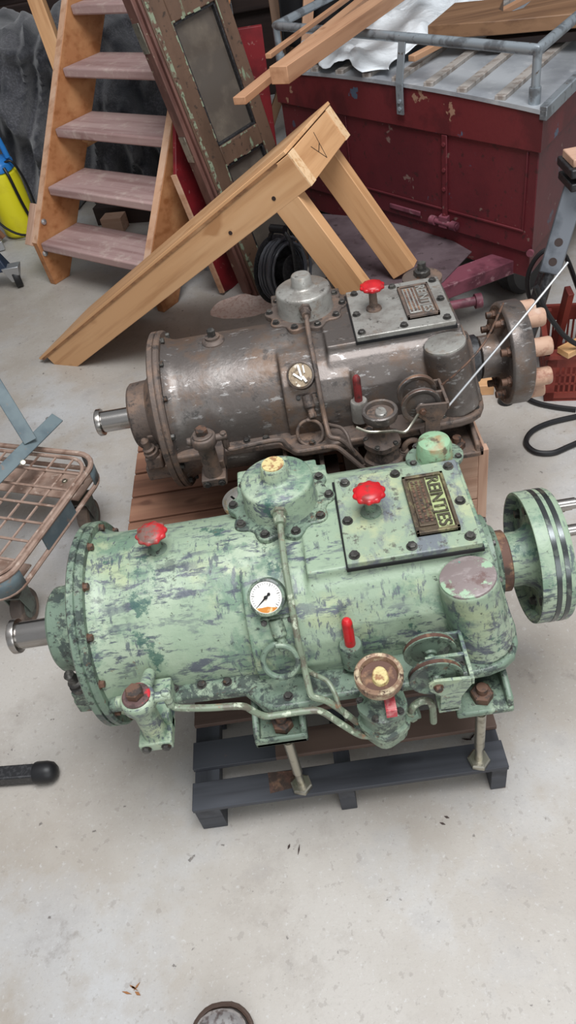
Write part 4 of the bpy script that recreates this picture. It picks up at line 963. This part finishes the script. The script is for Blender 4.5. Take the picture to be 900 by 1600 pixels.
def rrect(ins, z, r=.075, k=6):
    pts = []
    for (ca, cb, a0) in ((ins + r, ins + r, 180), (tl - ins - r + .03, ins + r, 270), (tl - ins - r + .03, TW - ins - r, 0), (ins + r, TW - ins - r, 90)):
        for i in range(k + 1):
            t = math.radians(a0 + 90 * i / k); pts.append(tq(ca + r * math.cos(t), cb + r * math.sin(t), z))
    return pts
mb = MB(); mb.tube(rrect(0, ZD), .0085, 8, 1, closed=True); mb.build('top_rail', M['trolley_wire'], tro)
mb = MB(); mb.tube(rrect(0, ZD - .062), .0075, 8, 1, closed=True); mb.build('lower_rail', M['trolley_wire'], tro)
mb = MB(); mb.tube(rrect(.02, ZD - .004), .006, 8, 1, closed=True); mb.build('inner_rail', M['trolley_wire'], tro)
ring = rrect(-.003, 0)
def skirt(i0, i1):
    mb = MB(); a = [mb.bm.verts.new(ring[i] + Vector((0, 0, ZD - .004))) for i in range(i0, i1)]; b = [mb.bm.verts.new(ring[i] + Vector((0, 0, ZD - .060))) for i in range(i0, i1)]
    for i in range(len(a) - 1): mb.bm.faces.new((a[i], a[i + 1], b[i + 1], b[i]))
    o = mb.build('side_plate', M['trolley_blue'], tro); q = o.modifiers.new('t', 'SOLIDIFY'); q.thickness = .004; q.offset = 0
skirt(0, 7); skirt(7, 14); skirt(14, 21); skirt(21, 28)
mb = MB(); mb.hexa([tq(a, -.003 + b, z) for z in (ZD - .060, ZD - .004) for a, b in ((.19, -.002), (.345, -.002), (.345, .002), (.19, .002))]); mb.build('side_plate', M['trolley_blue'], tro)
for i in range(1, 7):
    a = tl * i / 7.2 + .02; mb = MB(); mb.tube([tq(a, .02, ZD + .001), tq(a, TW - .02, ZD + .001)], .004, 6, 1); mb.build('mesh_wire', M['trolley_wire'], tro)
for i in range(1, 9):
    b = .02 + (TW - .04) * i / 9; mb = MB(); mb.tube([tq(.02, b, ZD - .006), tq(tl + .01, b, ZD - .006)], .004, 6, 1); mb.build('mesh_wire', M['trolley_wire'], tro)
for a0 in (.0, tl - .12):
    mb = MB(); mb.hexa([tq(a, b, z) for z in (ZD - .075, ZD - .068) for a, b in ((a0 + .01, .03), (a0 + .13, .03), (a0 + .13, TW - .03), (a0 + .01, TW - .03))]); cp_ = mb.build('caster_plate', M['trolley_wire'], tro, bevel=.002)
    for b in (.06, .12, TW - .06): bolt(tq(a0 + .06, b, ZD - .068), (0, 0, 1), cp_, M['rod'], .008, .006)
for a, b in ((.075, .075), (tl - .05, .075), (.075, TW - .075), (tl - .05, TW - .075)): cast(tro, tq(a, b, 0), .055, .036, math.atan2(te.y, te.x) + .25)
# folding flat bars of the trolley side
bA = [at(90, 652, .30), at(-60, 800, .30)]
beam('flat_bar', bA[0], bA[1], .042, .006, M['trolley_blue'], tro, up=(.3, -.5, .8))
beam('flat_bar', at(48, 690, .31), at(-60, 515, .62), .042, .006, M['trolley_blue'], tro, up=(.3, -.7, .6))
mb = MB(); p = at(36, 723, .305); mb.lathe([(.009, 0), (.008, .005), (0, .007)], p, (.3, -.5, .8), 14); mb.build('rivet', M['rod'], tro)
mb = MB(); mb.tube([at(75, 660, .25), at(75, 655, .29)], .008, 8, 1); mb.build('peg', M['dark_bolt'], tro)

# ------------------------------------------------------------------ left edge and foreground
tl_ = thing('tripod_leg', 'black square tube leg with rubber end cap, on the floor at the left edge', 'leg', (-.85, .9, 0))
beam('square_tube', (-1.35, .936, .024), (-.795, .896, .024), .036, .036, M['black_paint'], tl_, bevel=.004)
mb = MB(); mb.lathe([(.025, 0), (.0262, .004), (.0262, .030), (.023, .044), (.014, .053), (0, .056)], (-.799, .8966, .0262), (1, -.07, 0), 24); mb.build('end_cap', M['rubber'], tl_)
sh = thing('shoe', 'scuffed steel-capped work shoe, only its toe in view at the bottom', 'shoe', (-.345, .25, 0))
def loft(secs, seg=28):   # (y, halfwidth, z0, z1)
    mb = MB(); rings = []
    for y, hw, z0, z1, xo in secs:
        rings.append([mb.bm.verts.new((-.345 + xo + hw * math.cos(2 * PI * k / seg), y, max(z0, (z0 + z1) / 2 + (z1 - z0) / 2 * math.sin(2 * PI * k / seg) * 1.12 if math.sin(2 * PI * k / seg) < 0 else (z0 + z1) / 2 + (z1 - z0) / 2 * math.sin(2 * PI * k / seg)))) for k in range(seg)])
    for a, b in zip(rings, rings[1:]):
        for k in range(seg): mb.bm.faces.new((a[k], a[(k + 1) % seg], b[(k + 1) % seg], b[k]))
    mb.bm.faces.new(rings[0][::-1]); mb.bm.faces.new(rings[-1]); return mb
sole = [(.372 - .29, 0.028), (.30 - .2, .036), (.16, .036), (.22, .044), (.27, .055), (.31, .058), (.340, .054), (.360, .040), (.372, .018)]
mb = MB(); outl = [(-.345 + hw, y) for y, hw in sole] + [(-.345 - hw, y) for y, hw in sole[::-1]]
mb.prism(outl, lambda u, v: Vector((u, v, 0)), lambda u, v: Vector((u, v, .022))); mb.build('sole', M['sole'], sh, bevel=.004)
loft([(.083, .024, .02, .10, 0), (.10, .034, .02, .115, 0), (.16, .036, .02, .11, 0), (.215, .040, .02, .092, 0), (.25, .049, .02, .076, 0), (.28, .0535, .02, .068, 0), (.30, .0545, .02, .064, 0)]).build('upper', M['leather'], sh)
loft([(.285, .0525, .02, .066, 0), (.30, .0535, .02, .066, 0), (.322, .052, .02, .063, 0), (.340, .046, .02, .059, 0), (.352, .037, .02, .054, 0), (.361, .024, .022, .046, 0), (.3645, .008, .026, .038, 0)]).build('steel_toecap', M['toe_steel'], sh)
mb = MB(); mb.tube([(-.345 + hw * .985, y, .024) for y, hw in sole[3:]] + [(-.345 - hw * .985, y, .024) for y, hw in sole[3:][::-1]], .005, 8, 2); mb.build('welt', M['leather'], sh)
for k, (x, y, n) in enumerate([(205, 1548, 5), (770, 1165, 5), (735, 1150, 2), (690, 1103 + 180, 2), (460, 1325, 2)]):
    random.seed(20 + k); mb = MB(); q = at(x, y, 0)
    for i in range(n):
        a = random.uniform(0, 6.28); c_ = q + Vector((random.uniform(-.014, .014), random.uniform(-.008, .008), .0015)); l, w_ = random.uniform(.005, .011), random.uniform(.0015, .003)
        t = Vector((math.cos(a), math.sin(a), 0)); s = Vector((-t.y, t.x, 0))
        mb.hexa([c_ + t * l * u + s * w_ * v + Vector((0, 0, z)) for z in (-.0012, .001) for u, v in ((-1, 0), (0, -1), (1, 0), (0, 1))])
    tag(mb.build('floor_crumbs', M['leaf'] if k == 0 else M['dark_wood'], smooth=False), ['dry brown leaf shreds on the floor near the shoe', 'dark crumbs on the floor in front of the pallet at the right', 'few dark crumbs on the floor beside the right-hand crumbs', 'tiny dark chips on the floor at the right', 'tiny dark chips on the floor before the pallet'][k], 'debris', kind='stuff')

# ------------------------------------------------------------------ upper left: sprayer, caster, blanket, dark furniture
sp = thing('pressure_sprayer', 'yellow pressure sprayer with blue top, left of the staircase', 'sprayer', (-1.62, 4.42, 0))
sc_ = Vector((-1.53, 4.42, 0))
mb = MB(); mb.lathe([(.088, .005), (.100, .02), (.102, .06), (.102, .30), (.096, .345), (.074, .365), (.05, .37)], sc_, (0, 0, 1), 40); mb.build('tank', M['yellow'], sp)
mb = MB(); mb.lathe([(.085, .355), (.095, .362), (.095, .40), (.07, .42), (.04, .43), (.03, .47), (.03, .50)], sc_, (0, 0, 1), 20, jag=lambda a: 1 + .06 * math.cos(4 * a)); mb.build('pump_head', M['blue'], sp, ang=50)
mb = MB(); mb.tube([sc_ + Vector(q) for q in ((-.085, -.02, .40), (-.09, -.02, .50), (-.075, -.02, .53), (.055, -.02, .535), (.075, -.02, .515), (.085, -.02, .42))], .015, 10, 2); mb.build('handle', M['blue'], sp)
mb = MB(); mb.tube([sc_ + Vector(q) for q in ((.06, -.075, .385), (.075, -.09, .34), (.085, -.085, .20), (.10, -.06, .04))], .009, 8, 3); mb.build('strap', M['rubber'], sp)
mb = MB(); mb.tube([sc_ + Vector(q) for q in ((.05, -.05, .40), (.11, -.05, .40), (.135, -.03, .25), (.125, -.05, .06), (.05, -.13, .03), (-.06, -.14, .12), (-.12, -.10, .30))], .007, 8, 5); mb.build('hose', M['rubber'], sp)
sc2 = thing('caster_stand', 'dark navy machine foot on a black caster, at the left edge', 'caster', (-1.45, 3.74, 0))
mb = MB(); p = Vector((-1.475, 3.70, 0)); mb.hexa([p + Vector(q) for q in ((-.30, -.04, .10), (.06, -.05, .10), (.05, .05, .10), (-.30, .06, .10), (-.30, -.02, .19), (.03, -.03, .18), (.02, .04, .18), (-.30, .05, .19))]); mb.build('foot_beam', M['navy'], sc2, bevel=.008)
mb = MB(); mb.lathe([(.02, -.018), (.048, -.018), (.052, -.012), (.052, .012), (.048, .018), (.02, .018)], p + Vector((.07, -.01, .052)), (.9, .35, 0), 28); mb.build('caster_wheel', M['rubber'], sc2)
mb = MB(); q = p + Vector((.07, -.01, 0)); mb.hexa([q + Vector(v) for v in ((-.02, -.035, .04), (.02, -.035, .04), (.02, .0, .04), (-.02, .0, .04), (-.045, -.045, .12), (.045, -.045, .12), (.045, .02, .12), (-.045, .02, .12))]); mb.build('caster_fork', M['alu'], sc2, bevel=.003)
tag(beam('aluminium_profile', (-2.3, 4.02, .03), (-1.60, 4.22, .03), .05, .05, M['alu']), 'aluminium profile lying on the floor at the left edge', 'profile')
tag(beam('wooden_batten', (-1.88, 4.40, .56), (-1.62, 4.30, .03), .03, .04, M['crate_board']), 'short brown batten leaning beside the yellow sprayer', 'batten')

# dark grey felt blanket draped over a heap
mb = MB(); nx, nv = 150, 90; grid = []
for i in range(nx + 1):
    row = []; X_ = -2.6 + 2.5 * i / nx
    hump = .86 + .12 * math.sin(X_ * 3.1 + 1.0) + .10 * math.sin(X_ * 5.3)
    if X_ < -1.75: hump *= max(.35, 1 - (-1.75 - X_) * .9)
    for j in range(nv + 1):
        t = j / nv
        n1 = mn.noise(Vector((X_ * 4.0 + t * 2.2, t * 1.6, 0))); n2 = mn.noise(Vector((X_ * 9 - t * 3.0, t * 3.0, 5)))
        fold = .34 * (.5 - abs(n1) * 2.0) * (.5 + .5 * (1 - t)) + .13 * (.45 - abs(n2) * 1.5) + .02 * mn.noise(Vector((X_ * 18, t * 18, 2)))
        yb = 4.80 + .25 * mn.noise(Vector((X_ * 1.4, 0, 4)))
        if t < .7:
            q = t / .7; y = yb + .42 * q ** 1.4 - fold; z = .012 + hump * (1 - (1 - q) ** 1.35)
        else:
            q = (t - .7) / .3; y = yb + .42 + .8 * q - fold * .3; z = .012 + hump + .07 * math.sin(q * PI) + fold * .5 - .1 * q
        row.append(mb.bm.verts.new((X_, y, max(z, .012))))
    grid.append(row)
for i in range(nx):
    for j in range(nv): mb.bm.faces.new((grid[i][j], grid[i + 1][j], grid[i + 1][j + 1], grid[i][j + 1]))
o = mb.build('felt_blanket', M['wool'], ang=80); q = o.modifiers.new('t', 'SOLIDIFY'); q.thickness = .012; q.offset = 0
tag(o, 'dark grey felt blanket heaped behind the staircase', 'blanket')
sb_ = thing('sideboard', 'long dark brown wooden furniture piece behind the grey blanket', 'sideboard', (-1.6, 6.2, 0))
for z, h in ((1.32, .10), (1.16, .14), (.98, .12), (.80, .12), (.62, .12)):
    beam('moulded_rail', (-3.2, 6.4 - .02 * (z > 1.2), z), (.4, 6.2 - .02 * (z > 1.2), z), .07, h, M['dark_wood'], sb_, bevel=.01)
mb = MB(); mb.hexa([Vector(v) for v in ((-3.2, 6.44, 0), (.4, 6.24, 0), (.4, 6.7, 0), (-3.2, 6.8, 0), (-3.2, 6.44, 1.4), (.4, 6.24, 1.4), (.4, 6.7, 1.4), (-3.2, 6.8, 1.4))]); mb.build('carcass', M['dark_wood'], sb_)
tag(beam('low_beam', (-1.05, 4.36, .05), (-.55, 4.22, .05), .10, .10, M['dark_wood']), 'dark low beam on the floor behind the stair treads', 'beam')
tag(beam('pale_block', (-1.0, 4.22, .04), (-.88, 4.19, .04), .09, .08, M['crate_ply']), 'pale wooden block on the floor behind the lowest stair tread', 'block')

# pink sawdust on the floor
mb = MB(); random.seed(9); N = 34; grid = []
c0 = Vector((-.22, 3.06, 0))
for i in range(N + 1):
    row = []
    for j in range(N + 1):
        u, v = (i / N - .5) * 2, (j / N - .5) * 2; r = math.hypot(u, v)
        x, y = c0.x + u * .20, c0.y + v * .13
        h = max(0, 1 - r ** 1.5) * .010 + mn.noise(Vector((x * 22, y * 22, 0))) * .004 * max(0, 1.05 - r) + .035 * math.exp(-((u + .05) ** 2 + (v - .15) ** 2) * 16) - .002
        row.append(mb.bm.verts.new((x, y, h if r < 1.05 else -.004)))
    grid.append(row)
for i in range(N):
    for j in range(N): mb.bm.faces.new((grid[i][j], grid[i + 1][j], grid[i + 1][j + 1], grid[i][j + 1]))
tag(mb.build('sawdust', M['sawdust']), 'pinkish sawdust spilt at the foot of the door and red board', 'sawdust', kind='stuff')

# ------------------------------------------------------------------ behind the wagon rail: jacket, sticks, red cabinet edge
mb = MB(); grid = []
for i in range(25):
    row = []
    for j in range(25):
        u, v = i / 24, j / 24
        x = .15 + .42 * u + .05 * v; z = .62 + .85 * v
        y = 4.75 - .10 * math.sin(u * PI) + .05 * math.sin(u * 19 + v * 2) + .05 * mn.noise(Vector((u * 4, v * 4, 9)))
        row.append(mb.bm.verts.new((x, y, z)))
    grid.append(row)
for i in range(24):
    for j in range(24): mb.bm.faces.new((grid[i][j], grid[i + 1][j], grid[i + 1][j + 1], grid[i][j + 1]))
o = mb.build('black_jacket', M['jacket'], ang=80); q = o.modifiers.new('t', 'SOLIDIFY'); q.thickness = .03
tag(o, 'black cloth jacket hanging behind the top of the old door', 'jacket')
tag(beam('coat_post', (.36, 4.86, 0), (.36, 4.86, 1.55), .06, .06, M['dark_wood'], up=(0, 1, 0)), 'dark post carrying the black jacket', 'post')
for k, (x0, y0, x1, y1, Y0) in enumerate([(436, 60, 424, -20, 4.95), (470, 50, 500, -40, 5.35), (479, 60, 484, -40, 4.4)]):
    a_, b_ = atY(x0, y0, Y0), atY(x1, y1, Y0 + .1); d_ = (b_ - a_).normalized(); bt = a_ - d_ * ((a_.z - .012) / d_.z)
    tag(beam('leaning_stick', bt, b_, .055, .04, M['board'] if k < 2 else M['timber'], up=(0, 1, 0)), ['brown plank standing upright right of the black jacket', 'brown slat slanting behind the wagon corner', 'pale stick standing behind the wagon rail corner'][k], 'stick')
tag(beam('red_plank', (-.05, 3.70, .0), (-.02, 3.68, .93), .12, .03, M['red_board'], up=(0, 1, 0)), 'bright red plank upright between the old door and the wagon rail', 'plank')

# ------------------------------------------------------------------ right edge: stand, cables, red crate
stn = thing('machine_stand', 'black tubular stand with a grey drilled flat bar, at the right edge beside the wagon', 'stand', (.78, 2.1, 0))
g0, g1 = atY(908, 262, 2.1), atY(858, 428, 2.02)
fb_ = beam('drilled_flat_bar', g0, g1, .062, .012, M['grey_bar'], stn, up=(-.25, -.8, .55), bevel=.004)
dv = (g1 - g0).normalized(); nv_ = Vector((-.25, -.8, .55)); nv_ = (nv_ - dv * nv_.dot(dv)).normalized()
for d in (.035, .09):
    q = g1 - dv * d + nv_ * .0055; mb = MB(); mb.lathe([(.012, 0), (.012, .0015), (.0085, .0015), (.0085, .0008), (0, .0008)], q, nv_, 20); mb.build('bolt_hole', M['dark_wood'], stn)
mb = MB(); mb.tube([g1 - dv * .05 - nv_ * .02, g1 + dv * .16 - nv_ * .01, Vector((.66, 2.05, .015))], .017, 12, 1); mb.build('tube_leg', M['black_paint'], stn)
mb = MB(); mb.tube([g0 + Vector((.02, .05, -.06)), Vector((.80, 2.22, .32)), Vector((.735, 2.19, .015))], .020, 12, 1); mb.build('tube_leg', M['black_paint'], stn)
mb = MB(); mb.tube([g0 + Vector((.02, .02, -.02)), Vector((1.35, 2.55, .02))], .017, 12, 1); mb.build('tube_leg', M['black_paint'], stn)
for p in ((.655, 2.052, 0), (.735, 2.19, 0), (1.352, 2.55, 0)):
    mb = MB(); mb.lathe([(.026, 0), (.028, .006), (.024, .03), (.020, .05)], p, (0, 0, 1), 18); mb.build('rubber_foot', M['rubber'], stn)
h0 = atY(893, 268, 2.06)
mb = MB(); mb.box(h0.x - .015, h0.x + .16, h0.y - .05, h0.y + .06, h0.z - .038, h0.z - .016); mb.box(h0.x - .02, h0.x + .16, h0.y - .055, h0.y + .065, h0.z + .0, h0.z + .024); mb.box(h0.x + .03, h0.x + .16, h0.y - .03, h0.y + .04, h0.z - .05, h0.z + .03)
cl = mb.build('clamp_head', M['black_paint'], stn, bevel=.004)
mb = MB(); mb.box(h0.x - .012, h0.x + .16, h0.y - .04, h0.y + .05, h0.z + .024, h0.z + .046); mb.build('wooden_jaw', M['crate_ply'], cl, bevel=.003)
def cable(name, pts, r, label, parent=None):
    mb = MB(); mb.tube(pts, r, 8, 6); return tag(mb.build(name, M['rubber']), label, 'cable')
z = .009
cable('power_cable', [at(x, y, z) for x, y in ((900, 640), (868, 636), (840, 630), (824, 622), (815, 610), (822, 596))], .009, 'black cable running along the foot of the red crate')
cable('power_cable', [at(x, y, z) for x, y in ((1000, 660), (930, 647), (895, 652), (855, 662), (830, 675), (822, 692), (836, 706), (862, 708), (886, 699), (930, 678), (990, 640))], .009, 'black cable making an open loop on the floor below the red crate')
hg = Vector((.86, 2.28, 0))
cable('hanging_cable', [atY(x, y, 2.3) for x, y in ((905, 455), (880, 395), (850, 392), (828, 420), (825, 455), (838, 490), (850, 520), (848, 560))] + [Vector((.76, 2.32, .008))], .008, 'black cable hanging in a big loop behind the machine stand')
cable('hanging_cable', [atY(x, y, 1.98) for x, y in ((838, 448), (850, 480), (868, 508), (888, 530), (925, 550))], .008, 'black cable draped across the red crate from the machine stand')
# red crate with scraps
rx = thing('plastic_crate', 'brick red perforated plastic crate at the right edge below the machine stand', 'crate', (.98, 2.06, 0))
kx = Vector((.775, 2.02, 0)); ex = Vector((.97, -.24, 0)).normalized(); ey = Vector((.24, .97, 0)).normalized()
def kp(a, b, zz): return kx + ex * a + ey * b + Vector((0, 0, zz))
def kbox(mb, a0, a1, b0, b1, z0, z1): return mb.hexa([kp(a, b, zz) for zz in (z0, z1) for a, b in ((a0, b0), (a1, b0), (a1, b1), (a0, b1))])
CW, CD, CH = .44, .30, .185
mb = MB(); kbox(mb, 0, CW, 0, CD, .004, .012)
for a in (0, CW - .03): 
    for b in (0, CD - .03): kbox(mb, a, a + .03, b, b + .03, 0, CH)
for (z0, z1) in ((0, .035), (CH - .05, CH)):
    kbox(mb, 0, CW, 0, .006, z0, z1); kbox(mb, 0, CW, CD - .006, CD, z0, z1); kbox(mb, 0, .006, 0, CD, z0, z1); kbox(mb, CW - .006, CW, 0, CD, z0, z1)
kbox(mb, -.012, CW + .012, -.012, .004, CH - .012, CH + .004); kbox(mb, -.012, CW + .012, CD - .004, CD + .012, CH - .012, CH + .004); kbox(mb, -.012, .004, -.012, CD + .012, CH - .012, CH + .004); kbox(mb, CW - .004, CW + .012, -.012, CD + .012, CH - .012, CH + .004)
a = .04
while a < CW - .03:
    kbox(mb, a, a + .007, .001, .005, .03, CH - .04); kbox(mb, a, a + .007, CD - .005, CD - .001, .03, CH - .04); a += .0165
b = .04
while b < CD - .03:
    kbox(mb, .001, .005, b, b + .007, .03, CH - .04); kbox(mb, CW - .005, CW - .001, b, b + .007, .03, CH - .04); b += .0165
for z0 in (.065, .10): kbox(mb, 0, CW, .001, .005, z0, z0 + .007); kbox(mb, .001, .005, 0, CD, z0, z0 + .007)
mb.build('basket', M['crate_red'], rx)
tag(beam('scrap_wood', kp(.04, -.02, CH + .018), kp(.24, .14, CH + .022), .05, .022, M['scrap']), 'pale offcut lying across the near rim of the red crate', 'offcut')
tag(beam('scrap_wood', kp(.14, .06, .225), kp(.40, .10, .235), .06, .03, M['scrap']), 'pale offcut sticking up inside the red crate', 'offcut')
tag(beam('scrap_wood', kp(.05, .25, .03), kp(.07, .20, .30), .045, .02, M['crate_red'], up=(1, 0, 0)), 'red stick standing in the red crate', 'offcut')
tag(beam('scrap_wood', kp(.25, .18, .10), kp(.16, .22, .36), .06, .025, M['timber'], up=(0, 1, 0)), 'short brown offcut standing in the red crate', 'offcut')
w0 = at(750, 604, .02)
tag(beam('wood_block', w0 + Vector((-.05, .01, 0)), w0 + Vector((.045, -.01, 0)), .05, .04, M['pine']), 'small pine block on the floor under the rear coupling', 'block')
bpy.context.view_layer.update()
